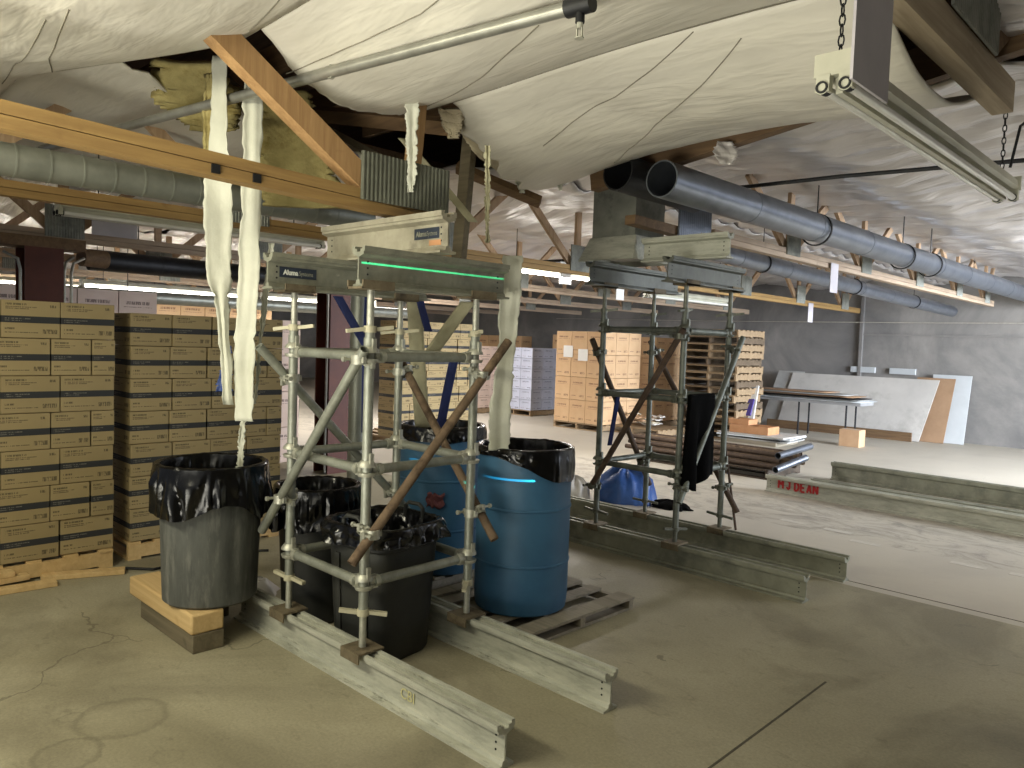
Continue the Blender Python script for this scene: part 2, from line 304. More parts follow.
# ------------------------------------------------------------------ mesh builder
class MB:
    def __init__(s): s.v = []; s.f = []
    def add(s, vs, fs):
        o = len(s.v); s.v += [V(p) for p in vs]; s.f += [tuple(i+o for i in f) for f in fs]; return s
    def box(s, c, d, R=None):
        c = V(c); x, y, z = d[0]/2, d[1]/2, d[2]/2
        vs = [V((a*x, b*y, e*z)) for a in (-1, 1) for b in (-1, 1) for e in (-1, 1)]
        if R is not None: vs = [R @ p for p in vs]
        return s.add([c+p for p in vs], [(0, 1, 3, 2), (4, 6, 7, 5), (0, 4, 5, 1), (2, 3, 7, 6), (0, 2, 6, 4), (1, 5, 7, 3)])
    def mm(s, a, b):
        a, b = V(a), V(b); return s.box((a+b)/2, [abs(q) for q in (b-a)])
    def frame(s, p0, p1, upv=(0, 0, 1)):
        d = (V(p1)-V(p0)).normalized(); u = V(upv)
        if abs(d.dot(u)) > .98: u = V((0, 1, 0))
        sd = d.cross(u).normalized(); u = sd.cross(d).normalized(); return d, sd, u
    def prism(s, poly, p0, p1, upv=(0, 0, 1)):
        p0, p1 = V(p0), V(p1); d, sd, u = s.frame(p0, p1, upv); n = len(poly)
        vs = [p + sd*a + u*b for p in (p0, p1) for a, b in poly]
        fs = [(i, (i+1) % n, n+(i+1) % n, n+i) for i in range(n)] + [tuple(range(n-1, -1, -1)), tuple(range(n, 2*n))]
        return s.add(vs, fs)
    def bar(s, p0, p1, w, h, upv=(0, 0, 1)):
        return s.prism([(-w/2, -h/2), (w/2, -h/2), (w/2, h/2), (-w/2, h/2)], p0, p1, upv)
    def tube(s, p0, p1, r, r1=None, n=14, hollow=0):
        p0, p1 = V(p0), V(p1); r1 = r if r1 is None else r1; d, sd, u = s.frame(p0, p1)
        ring = lambda p, q: [p + sd*(q*cos(2*pi*i/n)) + u*(q*sin(2*pi*i/n)) for i in range(n)]
        if hollow:
            vs = ring(p0, r)+ring(p1, r1)+ring(p0, r-hollow)+ring(p1, r1-hollow); fs = []
            for i in range(n):
                j = (i+1) % n
                fs += [(i, j, n+j, n+i), (2*n+i, 3*n+i, 3*n+j, 2*n+j), (i, 2*n+i, 2*n+j, j), (n+i, n+j, 3*n+j, 3*n+i)]
            return s.add(vs, fs)
        return s.add(ring(p0, r)+ring(p1, r1), [(i, (i+1) % n, n+(i+1) % n, n+i) for i in range(n)]+[tuple(range(n-1, -1, -1)), tuple(range(n, 2*n))])
    def pipe(s, pts, r, n=8):
        pts = [V(p) for p in pts]; vs = []; ref = V((0, 0, 1))
        for k, p in enumerate(pts):
            d = (pts[min(k+1, len(pts)-1)]-pts[max(k-1, 0)]).normalized()
            if abs(d.dot(ref)) > .95: ref = V((1, 0, 0)) if abs(d.x) < .9 else V((0, 1, 0))
            sd = d.cross(ref).normalized(); u = sd.cross(d)
            vs += [p+sd*(r*cos(2*pi*i/n))+u*(r*sin(2*pi*i/n)) for i in range(n)]
        m = len(pts); fs = [(k*n+i, k*n+(i+1) % n, (k+1)*n+(i+1) % n, (k+1)*n+i) for k in range(m-1) for i in range(n)]
        fs += [tuple(range(n-1, -1, -1)), tuple(range((m-1)*n, m*n))]; return s.add(vs, fs)
    def lathe(s, c, prof, n=32, fn=None):
        c = V(c); m = len(prof); vs = []
        for k, (r, z) in enumerate(prof):
            for i in range(n):
                a = 2*pi*i/n; rr, zz = (fn(k, a, r, z) if fn else (r, z)); vs.append(c+V((rr*cos(a), rr*sin(a), zz)))
        fs = [(k*n+i, k*n+(i+1) % n, (k+1)*n+(i+1) % n, (k+1)*n+i) for k in range(m-1) for i in range(n)]
        return s.add(vs, fs)
    def disc(s, c, r, n=32, flip=False):
        c = V(c); vs = [c+V((r*cos(2*pi*i/n), r*sin(2*pi*i/n), 0)) for i in range(n)]
        return s.add(vs, [tuple(range(n)) if not flip else tuple(range(n-1, -1, -1))])
    def sheet(s, fn, nu, nv):
        vs = [fn(i/nu, j/nv) for j in range(nv+1) for i in range(nu+1)]; w = nu+1
        return s.add(vs, [(j*w+i, j*w+i+1, (j+1)*w+i+1, (j+1)*w+i) for j in range(nv) for i in range(nu)])
    def build(s, name, mat, parent=None, smooth=35, solid=0, bevel=0, origin=None):
        vs = s.v
        if parent is not None: off = V(parent['_o']); 
        elif origin is not None: off = V(origin)
        else:
            xs = [p.x for p in vs]; ys = [p.y for p in vs]; zs = [p.z for p in vs]
            off = V(((min(xs)+max(xs))/2, (min(ys)+max(ys))/2, min(zs)))
        me = bpy.data.meshes.new(name); me.from_pydata([tuple(p-off) for p in vs], [], s.f); me.update()
        if smooth:
            me.polygons.foreach_set('use_smooth', [True]*len(me.polygons))
            try: me.set_sharp_from_angle(angle=radians(smooth))
            except Exception: pass
        me.materials.append(M[mat] if isinstance(mat, str) else mat)
        o = bpy.data.objects.new(name, me); COL.objects.link(o)
        if solid:
            md = o.modifiers.new('thickness', 'SOLIDIFY'); md.thickness = solid; md.offset = 0
        if bevel:
            md = o.modifiers.new('edges', 'BEVEL'); md.width = bevel; md.segments = 2; md.limit_method = 'ANGLE'
        o['_o'] = tuple(off)
        if parent is not None:
            o.parent = parent; o['_o'] = tuple(off)
        else: o.location = off
        return o
def box(a, b): return MB().mm(a, b)

def tag(o, label, cat, group=None, kind=None):
    o['label'] = label; o['category'] = cat
    if group: o['group'] = group
    if kind: o['kind'] = kind
    return o
def thing(name, loc, label, cat, group=None):
    o = bpy.data.objects.new(name, None); COL.objects.link(o); o.location = loc; o.empty_display_size = .1
    o['_o'] = tuple(loc); return tag(o, label, cat, group)
def struct(o): o['kind'] = 'structure'; return o
def copy_tree(o, delta, label=None):
    c = o.copy(); COL.objects.link(c); c.location = V(o.location)+V(delta)
    if label: c['label'] = label
    def kids(a, b):
        for ch in a.children:
            d = ch.copy(); COL.objects.link(d); d.parent = b; kids(ch, d)
    kids(o, c); return c
ORD = ['zeroth', 'first', 'second', 'third', 'fourth', 'fifth', 'sixth', 'seventh', 'eighth', 'ninth', 'tenth', 'eleventh', 'twelfth', 'thirteenth', 'fourteenth', 'fifteenth', 'sixteenth']

def text(body, size, origin, xdir, ydir, mat, parent, name, bold=0.0, shear=0, xs=1.0):
    cu = bpy.data.curves.new('lettering', 'FONT'); cu.body = body; cu.size = size; cu.offset = bold; cu.extrude = .0006; cu.resolution_u = 3; cu.shear = shear
    ob = bpy.data.objects.new('tmp', cu); COL.objects.link(ob)
    dg = bpy.context.evaluated_depsgraph_get(); me0 = bpy.data.meshes.new_from_object(ob.evaluated_get(dg))
    x, y = V(xdir).normalized(), V(ydir).normalized(); z = x.cross(y); o0 = V(origin)
    mb = MB(); mb.v = [o0+x*(p.co.x*xs)+y*p.co.y+z*p.co.z for p in me0.vertices]; mb.f = [tuple(p.vertices) for p in me0.polygons]
    bpy.data.objects.remove(ob); bpy.data.meshes.remove(me0)
    return mb.build(name, mat, parent, smooth=0)

# ================================================================== THE SETTING
struct(MB().mm((-27, -3, -.2), (4, 17.4, 0)).build('floor', 'floor', smooth=0, origin=(0, 0, 0)))
struct(MB().mm((-27, 17.2, 0), (4, 17.4, 3.95)).build('wall_far', 'wall', smooth=0))
struct(MB().mm((-27.2, -3, 0), (-27, 17.4, 3.95)).build('wall_left', 'wall', smooth=0))
struct(MB().mm((3.6, -3, 0), (3.8, 9.8, 3.95)).mm((3.6, 15.4, 0), (3.8, 17.4, 3.95)).mm((3.6, 9.8, 3.6), (3.8, 15.4, 3.95)).build('wall_right', 'wall', smooth=0))
struct(MB().mm((-27.2, -3.2, 3.95), (4, 17.4, 4.05)).build('ceiling', 'deck', smooth=0))
# pilaster joint on the far wall
struct(MB().mm((-6.25, 17.12, 0), (-6.19, 17.2, 3.95)).mm((-6.25, 17.16, 2.1), (2, 17.2, 2.13)).build('trim_1', 'wall', smooth=0))
# saw-cut joints in the slab (thin dark grooves)
gm = MB()
gm.box((-.6, 5.86, .0006), (5.4, .012, .0012))
gm.bar((-1.49, 1.2, .0006), (-1.51, 3.96, .0006), .011, .0012)
struct(gm.build('trim_2', 'joint', smooth=0))

# ================================================================== ROOF
def tri(x): return abs((x % 1)-.5)*2
def nz(x, y, z=0, o=3): return noise.fractal(V((x, y, z)), .8, 2.0, o)
def blanket(x0, x1, y0, y1, nx, ny, zfun, name, mat, label, cat='insulation', edge0=None, edge1=None, solid=.012):
    def fn(u, w):
        a = x0 + (edge0(w) if edge0 else 0); b = x1 + (edge1(w) if edge1 else 0)
        x = a+(b-a)*u; y = y0+(y1-y0)*w; return V((x, y, zfun(x, y, u, w)))
    o = MB().sheet(fn, nx, ny).build(name, mat, smooth=60, solid=solid)
    return tag(o, label, cat)
def belly(w): return 4*w*(1-w)

# torn bays near the camera
def clamp(a, b, v): return max(a, min(b, v))
EDGE = lambda x: 3.14+.015*sin(x*2.1)
yA = lambda x: clamp(1.22, 1.75, 1.34+(x+4.89)*.33)
def zA(x, y):
    w = clamp(0, 1, (y-.1)/(yA(x)-.1)); c = abs(sin((x+.35*y)*1.45))
    return EDGE(x)-.03-.17*belly(w)*(.55+.45*c)+.02*nz(x*1.3, y*1.6)*belly(w)
def zB(x, y):
    w = clamp(0, 1, (y-1.75)/1.33); c = abs(sin((x-.5*y)*1.2+.6))
    return EDGE(x)-.17*belly(w)*(.6+.4*c)+.02*nz(x*1.3, y*1.6, 4)*belly(w)
def zC(x, y):
    w = clamp(0, 1, (y-3.08)/1.54); c = abs(sin((x-.4*y)*1.1+1.4)); e = clamp(0, 1, (-3.0-x)/.8)
    return EDGE(x)-.05*w-(.21+.06*e)*belly(w)*(.65+.35*c)-.07*e*e*w+.02*nz(x*1.3, y*1.6, 8)*belly(w)
def sheet3(xa, xb, ya, yb, zf, nx, ny, label):
    def fn(u, w):
        # solve the slanted borders: y first, then x between the two ends at that y
        x = xa(w)+(xb(w)-xa(w))*u; y0, y1 = ya(x), yb(x); y = y0+(y1-y0)*w; return V((x, y, zf(x, y)))
    return tag(MB().sheet(fn, nx, ny).build('insulation_blanket', 'film', smooth=60, solid=.012), label, 'insulation')
sheet3(lambda w: -7.3, lambda w: 1.2, lambda x: .1, yA, zA, 130, 30, 'sagging white insulation blanket at the upper left, first bay overhead')
sheet3(lambda w: -3.42-.55*w+.05*nz(w*9, 3), lambda w: -1.14, lambda x: 1.75, lambda x: 3.08, zB, 90, 30, 'sagging white insulation blanket just right of the roof hole, over the sprinkler head')
sheet3(lambda w: -3.58-.30*w+.09*nz(w*11, 7, 1)-.06*belly(w), lambda w: -1.14, lambda x: 3.08, lambda x: 4.62, zC, 100, 40, 'deep sagging white blanket with ragged torn left end above the far tower')
blanket(-1.12, 2.6, .1, 4.8, 40, 60, lambda x, y, u, w: 3.42-.07*abs(sin(pi*y/.6))+.02*nz(x*2, y*2, 3), 'insulation_blanket', 'foil', 'silvery foil blanket behind the short timber in the upper right corner')
blanket(-9, -5.0, 1.1, 4.6, 60, 40, lambda x, y, u, w: 3.20-.16*abs(sin(w*pi*2.6))*w-.12*u**4*w+.04*nz(x, y*2, 12),
        'insulation_blanket', 'film', 'white blanket behind the broken truss at left, torn open at the hole',
        edge1=lambda w: .25*nz(w*6, 2, 5)-.3*w+.75*(1-w)**3)
def ripple(x, y): 
    s = abs(sin(pi*(y+.12*sin(x*1.3)+.12*nz(x*1.2, y, 2))/.42))**.6; tr = abs(((x+1.1)/2.4+.5) % 1-.5)*2   # 0 on a truss line, 1 between
    return 3.38-.13*s*(.75+.5*nz(x*.9, y*.7, 6))-.15*(tr)**.8+.02*nz(x*2, y*2, 3)
blanket(-4.6, 2.6, 4.86, 17.1, 120, 200, lambda x, y, u, w: ripple(x, y), 'insulation_blanket', 'foil', 'rippled silvery white foil ceiling blanket over the right bay up to the far wall')
blanket(-16, -4.6, 4.66, 17.1, 110, 130, lambda x, y, u, w: ripple(x, y)-.02, 'insulation_blanket', 'foil', 'rippled white ceiling blanket over the middle bays behind the near tower')
blanket(-26.9, -16, -2.9, 17.1, 60, 80, lambda x, y, u, w: ripple(x, y), 'insulation_blanket', 'foil', 'white ceiling blanket over the far left bays above the lit strip lights')
blanket(-16, -7.3, -2.9, 1.72, 50, 30, lambda x, y, u, w: ripple(x, y), 'insulation_blanket', 'film', 'white ceiling blanket above the carton stacks at the left edge')
blanket(-16, -9, 1.72, 4.62, 40, 24, lambda x, y, u, w: ripple(x, y), 'insulation_blanket', 'foil', 'white ceiling blanket behind the oxide red column on the left')

# seams running over the blankets
def seam_line(zf, xy, label):
    pts = []
    for (x0, y0), (x1, y1) in zip(xy, xy[1:]):
        for k in range(16): q = k/16; x, y = x0+(x1-x0)*q, y0+(y1-y0)*q; pts.append((x, y, zf(x, y)-.008))
    tag(MB().pipe(pts, .0028, 6).build('seam_cord', 'seam'), label, 'cord')
seam_line(zB, [(-3.85, 3.07), (-1.2, 3.07)], 'dark seam cord along the border of the deep sagging blanket')
seam_line(zB, [(-3.9, 2.95), (-3.0, 2.68), (-2.2, 2.38)], 'dark seam cord slanting across the blanket under the sprinkler pipe')
seam_line(zC, [(-3.2, 4.2), (-2.5, 3.72), (-1.7, 3.15)], 'dark seam cord slanting across the deep sagging blanket')
seam_line(zC, [(-3.3, 3.6), (-2.6, 3.4), (-1.9, 3.08)], 'faint seam cord on the deep blanket near its border')
seam_line(zB, [(-3.6, 2.0), (-2.6, 2.05), (-1.8, 1.9)], 'dark seam cord over the long sprinkler pipe')
seam_line(zA, [(-5.3, 1.15), (-3.5, .92)], 'dark seam cord on the upper left blanket, nearest the left edge')
seam_line(zA, [(-4.9, 1.3), (-4.2, 1.1), (-3.35, .95)], 'dark seam cord on the upper left blanket, middle one')
seam_line(zA, [(-3.4, 1.70), (-2.6, 1.55), (-2.1, 1.6)], 'dark seam cord on the blanket over the truss diagonal')

# purlins and deck seen through the hole
for i, y in enumerate((1.95, 2.55, 3.2, 3.85)):
    lab = ('nearest', 'second', 'third', 'farthest')[i]
    tag(MB().bar((-5.6, y, 3.48), (-2.8, y, 3.48), .045, .18).build('purlin', 'wood_dark'), f'dark wooden purlin inside the roof hole, {lab} of four', 'beam', 'purlins in the roof hole')
# the cross beam behind the deep blanket
tag(MB().bar((-3.8, 4.74, 2.98), (.6, 4.74, 3.63), .09, .20).build('wooden_beam', 'wood_dark'), 'long wooden roof beam behind the deep sagging blanket, running to the right edge', 'beam')

# ---- trusses
def plate_mb(c, w, h, t=.012, nrib=14):
    """ribbed nail plate in the YZ plane"""
    c = V(c); n = nrib*4; pts = []
    for i in range(n+1):
        y = -w/2+w*i/n; x = t/2+(.005 if (i % 4) in (1, 2) else 0); pts.append((x, y))
    poly = pts+[(-t/2, w/2), (-t/2, -w/2)]
    m = MB(); k = len(poly)
    vs = [c+V((a, b, z)) for z in (-h/2, h/2) for a, b in poly]
    m.add(vs, [(i, (i+1) % k, k+(i+1) % k, k+i) for i in range(k)]+[tuple(range(k-1, -1, -1)), tuple(range(k, 2*k))])
    return m
def truss(x, y0, y1, z0, z1, label, nodes, zt=3.37, ph=.30, pw=.34, cm='wood_far', skip=(), top=True, phase=0):
    zz = lambda y: z0+(z1-z0)*(y-y0)/(y1-y0)
    t = thing('roof_truss', (x, (y0+y1)/2, min(z0, z1)), label, 'truss', 'wooden roof trusses')
    for dz in (0, .052):
        MB().bar((x, y0, zz(y0)+dz-.026), (x, y1, zz(y1)+dz-.026), .088, .048).build('bottom_chord', cm, t)
    if top: MB().bar((x, y0, zt), (x, y1, zt), .088, .09).build('top_chord', 'wood_dark', t)
    for i, y in enumerate(nodes):
        for dy in (-.92, 0, .92):
            if (i, dy) in skip: continue
            yy = min(max(y+dy, y0), y1)
            a = V((x, y+.10*(1 if dy > 0 else -1 if dy < 0 else 0), zz(y)+.06)); b = V((x, yy, zt-.04))
            MB().bar(a, b, .085, .04, (1, 0, 0)).build('web', 'wood_far_web', t)
        if i not in skip: plate_mb((x+.05, y, zz(y)+.06+ph*.25), pw, ph).build('nail_plate', 'steel_plate', t)
    return t
# the broken truss that the towers hold up (two pieces)
t = thing('roof_truss', (-3.5, 1.6, 2.38), 'broken sagging yellow truss with heavy diagonal, resting on the near tower', 'truss')
for dz in (0, .056):
    MB().bar((-3.5, -.6, 2.515+dz), (-3.5, 2.95, 2.375+dz), .09, .052).build('bottom_chord', 'wood_chord', t)
MB().bar((-3.5, 1.08, 3.40), (-3.5, 2.44, 2.50), .118, .088, (1, 0, 0)).build('diagonal_web', 'wood_web', t)
MB().bar((-3.5, 2.72, 2.5), (-3.5, 2.78, 3.2), .085, .05, (1, 0, 0)).build('web', 'wood_web', t)
plate_mb((-3.435, 2.65, 2.545), .60, .25, nrib=22).build('nail_plate', 'plate_dark', t)
for y, zc in ((1.555, 2.435), (1.755, 2.427)): MB().mm((-3.455, y, zc-.02), (-3.446, y+.04, zc+.02)).build('stamp_mark', 'dark_metal', t)
truss(-3.5, 6.0, 15.7, 2.68, 2.66, 'long pale truss right of the far tower with its cut end near the far wall', [7.55, 9.55, 11.55, 13.5, 15.2], pw=.3)
t = thing('roof_truss', (-1.1, 3.8, 3.0), 'pale truss chord at the upper right corner with a ribbed plate', 'truss')
MB().bar((-1.09, 2.5, 3.10), (-1.09, 4.85, 3.10), .10, .16).build('bottom_chord', 'wood_pale_y', t)
MB().bar((-1.09, 4.3, 3.16), (-1.09, 4.68, 3.40), .09, .09, (1, 0, 0)).build('web', 'wood_dark', t)
plate_mb((-1.02, 3.98, 3.34), .74, .34, nrib=26).build('nail_plate', 'steel_plate', t)
truss(-5.9, -.6, 16.0, 2.58, 2.56, 'second wooden truss from the camera, passing over the left carton stacks', [.9, 2.95, 5.0, 7.1, 9.15, 11.2, 13.2, 15.2], cm='wood_chord')
truss(-8.3, -.6, 16.0, 2.56, 2.54, 'third wooden truss from the camera, bearing on the oxide red columns', [2.3, 4.4, 6.5, 8.6, 10.7, 12.8, 15])
truss(-10.7, .0, 16.0, 2.54, 2.54, 'fourth wooden truss from the camera, behind the black duct', [2, 4.1, 6.2, 8.3, 10.4, 12.5, 14.7])
truss(-13.1, 1, 16.0, 2.52, 2.52, 'fifth wooden truss from the camera, deep in the hall', [3, 5.2, 7.4, 9.6, 11.8, 14])
truss(-15.5, 1, 16.0, 2.5, 2.5, 'sixth wooden truss from the camera, deep in the hall', [3, 5.2, 7.4, 9.6, 11.8, 14])
truss(-17.9, 1, 16.0, 2.5, 2.5, 'rearmost wooden truss deep in the hall', [3, 5.2, 7.4, 9.6, 11.8, 14])
# loose diagonals behind near tower
for p0, p1, lab, mt in (((-3.95, 3.5, 2.20), (-3.92, 3.55, 3.15), 'grey upright timber behind the upper cross beam of the near tower', 'wood_grey'),
                        ((-4.45, 3.9, 3.0), (-3.95, 4.3, 2.75), 'dark timber block at the back of the roof hole', 'wood_dark'),
                        ((-5.2, 2.9, 3.32), (-3.7, 3.2, 3.02), 'brown timber slanting down to the right inside the roof hole', 'wood_dark'),
                        ((-5.0, 2.35, 3.36), (-4.3, 3.6, 2.75), 'long grey timber slanting behind the ribbed plate in the roof hole', 'wood_grey'),
                        ((-4.6, 2.2, 3.3), (-4.25, 3.3, 2.45), 'fallen brown timber behind the broken truss diagonal', 'wood_dark')):
    tag(MB().bar(p0, p1, .05, .10, (1, 0, 0)).build('timber', mt), lab, 'timber')

# lilac boards hung from the trusses
for (a, b, lab, mt) in (((-8.24, 2.53, 2.60), (-8.225, 2.95, 2.86), 'lilac board hung on the third truss, left of the hanging strips', 'lilac'),
                    ((-1.03, 2.60, 2.60), (-1.02, 2.93, 3.0), 'lilac grey board hanging beside the unlit strip light at upper right', 'lilac')):
    tag(box(a, b).build('hanging_board', mt, smooth=0), lab, 'board')
for (x, y, z, w, h, lab) in ((-3.43, 8.55, 2.52, .2, .32, 'small lilac card hanging under the long pale truss, nearest the far tower'),
                             (-5.84, 13.6, 2.40, .2, .34, 'small lilac card hanging under the second truss near the far wall'),
                             (-6.92, 8.1, 2.66, .24, .3, 'white card hanging over the lit strip light beside the far tower'),
                             (-5.84, 7.9, 2.42, .16, .3, 'small white card hanging left of the far tower posts')):
    tag(MB().mm((x-.004, y-w/2, z-h/2), (x+.004, y+w/2, z+h/2)).build('hanging_card', 'lilac' if 'lilac' in lab else 'paper', smooth=0), lab, 'card')

# ---- ducts
def duct(p0, p1, r, mat, label, rib=.35, name='round_duct', n=24):
    p0, p1 = V(p0), V(p1); L = (p1-p0).length; d = (p1-p0)/L
    t = thing(name, tuple((p0+p1)/2-V((0, 0, r))), label, 'duct')
    MB().tube(p0, p1, r, n=n, hollow=.01).build('duct_body', mat, t)
    k = int(L/rib)
    for i in range(1, k): MB().tube(p0+d*(i*rib-.005), p0+d*(i*rib+.005), r+.003, n=n, hollow=.008).build('seam', mat, t)
    return t
duct((-4.78, -1.0, 2.555), (-4.72, 3.3, 2.555), .088, 'duct', 'grey spiral steel duct behind the yellow truss at upper left', .16)
tr = duct((-2.95, 4.40, 2.82), (-2.95, 17.1, 2.80), .125, 'duct_blue', 'long bluish steel duct on the right running to the far wall', 1.2)
for y in (6.9, 9.2, 10.2):
    m = MB().tube((-2.95, y-.01, 2.8), (-2.95, y+.01, 2.8), .145, n=24, hollow=.012).tube((-2.95, y, 2.94), (-2.95, y, 3.25), .006, n=6)
    m.build('hanger', 'dark_metal', tr)
duct((-3.28, 4.35, 2.90), (-3.24, 5.3, 2.88), .13, 'dark_metal', 'short black open duct end above the far tower', .6)
tq = duct((-4.2, 6.6, 2.74), (-4.2, 16.0, 2.545), .10, 'duct_blue', 'thinner shiny steel duct behind the long pale truss on the right', 1.2)
for y in (8.4, 11.2, 13.8):
    zc = 2.74-.195*(y-6.6)/9.4; MB().tube((-4.2, y-.01, zc), (-4.2, y+.01, zc), .112, n=20, hollow=.01).tube((-4.2, y, zc+.11), (-4.2, y, 3.3), .005, n=6).build('hanger', 'dark_metal', tq)
tq = duct((-9.7, 2.95, 2.47), (-9.75, 5.9, 2.47), .12, 'dark_metal', 'black insulated duct under the ceiling at left above the cartons', .8)
for y in (3.5, 5.2): MB().tube((-9.72, y, 2.58), (-9.72, y, 3.3), .006, n=6).build('hanger', 'dark_metal', tq)
tq = duct((-11.5, 3.2, 2.15), (-11.5, 9.0, 2.15), .09, 'duct', 'grey pipe duct far left above the cartons, beyond the black duct', 1.0)
for y in (4.0, 8.0): MB().tube((-11.5, y, 2.23), (-11.5, y, 3.3), .006, n=6).build('hanger', 'dark_metal', tq)
# vertical spiral pipe behind tower
duct((-5.45, 3.74, 0.0), (-5.45, 3.74, 2.5), .075, 'duct', 'upright spiral steel pipe standing behind the near tower', .11, 'vent_pipe', 16)
# sheet metal hood beside the far tower
hd = thing('duct_hood', (-4.1, 5.35, 2.4), 'grey sheet metal duct hood with flared lip left of the far tower head', 'duct')
MB().mm((-4.16, 5.2, 2.44), (-3.72, 5.62, 3.3)).build('hood_body', 'steel_plate', hd, smooth=0)
m = MB(); q = [(-4.17, 5.19, 2.60), (-3.70, 5.19, 2.60), (-3.70, 5.63, 2.60), (-4.17, 5.63, 2.60), (-4.22, 5.10, 2.40), (-3.66, 5.10, 2.40), (-3.66, 5.68, 2.40), (-4.22, 5.68, 2.40)]
m.add(q, [(0, 1, 5, 4), (1, 2, 6, 5), (2, 3, 7, 6), (3, 0, 4, 7)]); m.build('flared_lip', 'alum_pale', hd, smooth=0, solid=.006)
tag(plate_mb((-3.42, 5.62, 2.74), .5, .34, nrib=16).build('nail_plate', 'duct_blue'), 'ribbed bluish steel plate under the bluish duct at the far tower', 'metal plate')
tag(MB().bar((-3.52, 4.85, 2.66), (-3.45, 5.9, 2.62), .1, .07).build('timber', 'wood_dark'), 'short brown timber above the far tower cross beam', 'timber')

# ---- sprinkler pipe with head
sp = thing('sprinkler_pipe', (-3.4, 2.1, 2.95), 'long grey sprinkler pipe slanting across the white ceiling', 'pipe')
MB().tube((-6.4, 1.63, 2.965), (-1.97, 2.255, 2.965), .027, n=16).build('pipe_run', 'pipe', sp)
m = MB().tube((-1.97, 2.255, 2.965), (-1.86, 2.27, 2.965), .035, n=16).tube((-1.91, 2.262, 2.95), (-1.91, 2.262, 2.90), .018, n=12); m.build('elbow', 'dark_metal', sp)
m = MB().tube((-1.91, 2.262, 2.90), (-1.91, 2.262, 2.88), .012, n=10).bar((-1.922, 2.262, 2.88), (-1.922, 2.262, 2.845), .004, .006).bar((-1.898, 2.262, 2.88), (-1.898, 2.262, 2.845), .004, .006).tube((-1.91, 2.262, 2.846), (-1.91, 2.262, 2.842), .018, n=12)
m.build('sprinkler_head', 'zinc', sp)
MB().tube((-3.3, 2.06, 2.965), (-3.3, 2.08, 2.965), .032, n=16).bar((-3.3, 2.07, 2.99), (-3.3, 2.07, 3.5), .003, .02).build('hanger', 'zinc', sp)

# ---- strip lights
def strip_light(x, y0, y1, z, lit, label, chain=0):
    t = thing('strip_light', (x, (y0+y1)/2, z-.05), label, 'ceiling light')
    prof = [(-.065, .0), (-.045, -.012), (.045, -.012), (.065, 0), (.055, .045), (.04, .06), (-.04, .06), (-.055, .045)]
    MB().prism(prof, (x, y0, z), (x, y1, z)).build('housing', 'whitepaint', t, smooth=20)
    MB().prism([(-.012, 0), (.012, 0), (.016, .06), (-.016, .06)], (x, y0+.04, z-.07), (x, y1-.04, z-.07)).build('reflector_ridge', 'whitepaint', t, smooth=0)
    for ye, s in ((y0, 1), (y1, -1)):
        m = MB().mm((x-.075, ye-.006, z-.015), (x+.075, ye+.006, z+.065))
        for dx in (-.04, .04): m.mm((x+dx-.024, ye-.012, z-.07), (x+dx+.024, ye+.02, z-.01)); m.tube((x+dx, ye-.014, z-.055), (x+dx, ye-.012, z-.055), .024, n=14)
        m.build('end_cap', 'whitepaint', t)
        for dx in (-.04, .04): MB().tube((x+dx, ye-.022, z-.055), (x+dx, ye+.03, z-.055), .021, n=14, hollow=.006).build('lamp_holder', 'dark_metal', t)
    if not chain:
        for yc in (y0+.3, y1-.3): MB().tube((x, yc, z+.06), (x, yc, 3.3), .005, n=6).build('hanger', 'dark_metal', t)
    for dx in (-.04, .04): MB().tube((x+dx, y0+.01, z-.055), (x+dx, y1-.01, z-.055), .017, n=14).build('tube', 'tube_on' if lit else 'tube_off', t)
    if chain:
        for yc in (y0+.03, y1-.12):
            m = MB(); n = int(chain/.035)
            for i in range(n):
                c = V((x, yc, z+.075+i*.035)); ax = V((1, 0, 0)) if i % 2 else V((0, 1, 0))
                pts = [c+ax*(.010*cos(a))+V((0, 0, .022*sin(a))) for a in [2*pi*k/8 for k in range(9)]]
                m.pipe(pts, .0032, 5)
            m.build('chain', 'dark_metal', t)
    return t
strip_light(-1.13, 2.73, 5.22, 2.685, False, 'unlit white twin tube strip light hanging on chains at upper right', .5)
strip_light(-7.0, 6.9, 9.3, 2.68, True, 'lit strip light between the near tower and the far tower')
strip_light(-7.0, 1.9, 4.3, 2.66, False, 'unlit grey strip light above the second carton stack')
strip_light(-6.6, 9.6, 12.0, 2.50, False, 'unlit white strip light seen under the far tower stringers')
for k, (x, y, z) in enumerate(((-12.5, 3.7, 2.34), (-12.5, 6.5, 2.34), (-15.0, 2.6, 2.42), (-15, 5.4, 2.42), (-20, 4.6, 2.42), (-20, 7.6, 2.42))):
    strip_light(x, y, y+2.4, z, True, ('lit strip light in the first bright row at left, its near fixture', 'lit strip light in the first bright row at left, its far fixture',
        'lit strip light in the second bright row at left, its near fixture', 'lit strip light in the second bright row at left, its far fixture',
        'lit strip light in the rearmost bright row at left, its near fixture', 'lit strip light in the rearmost bright row at left, its far fixture')[k])
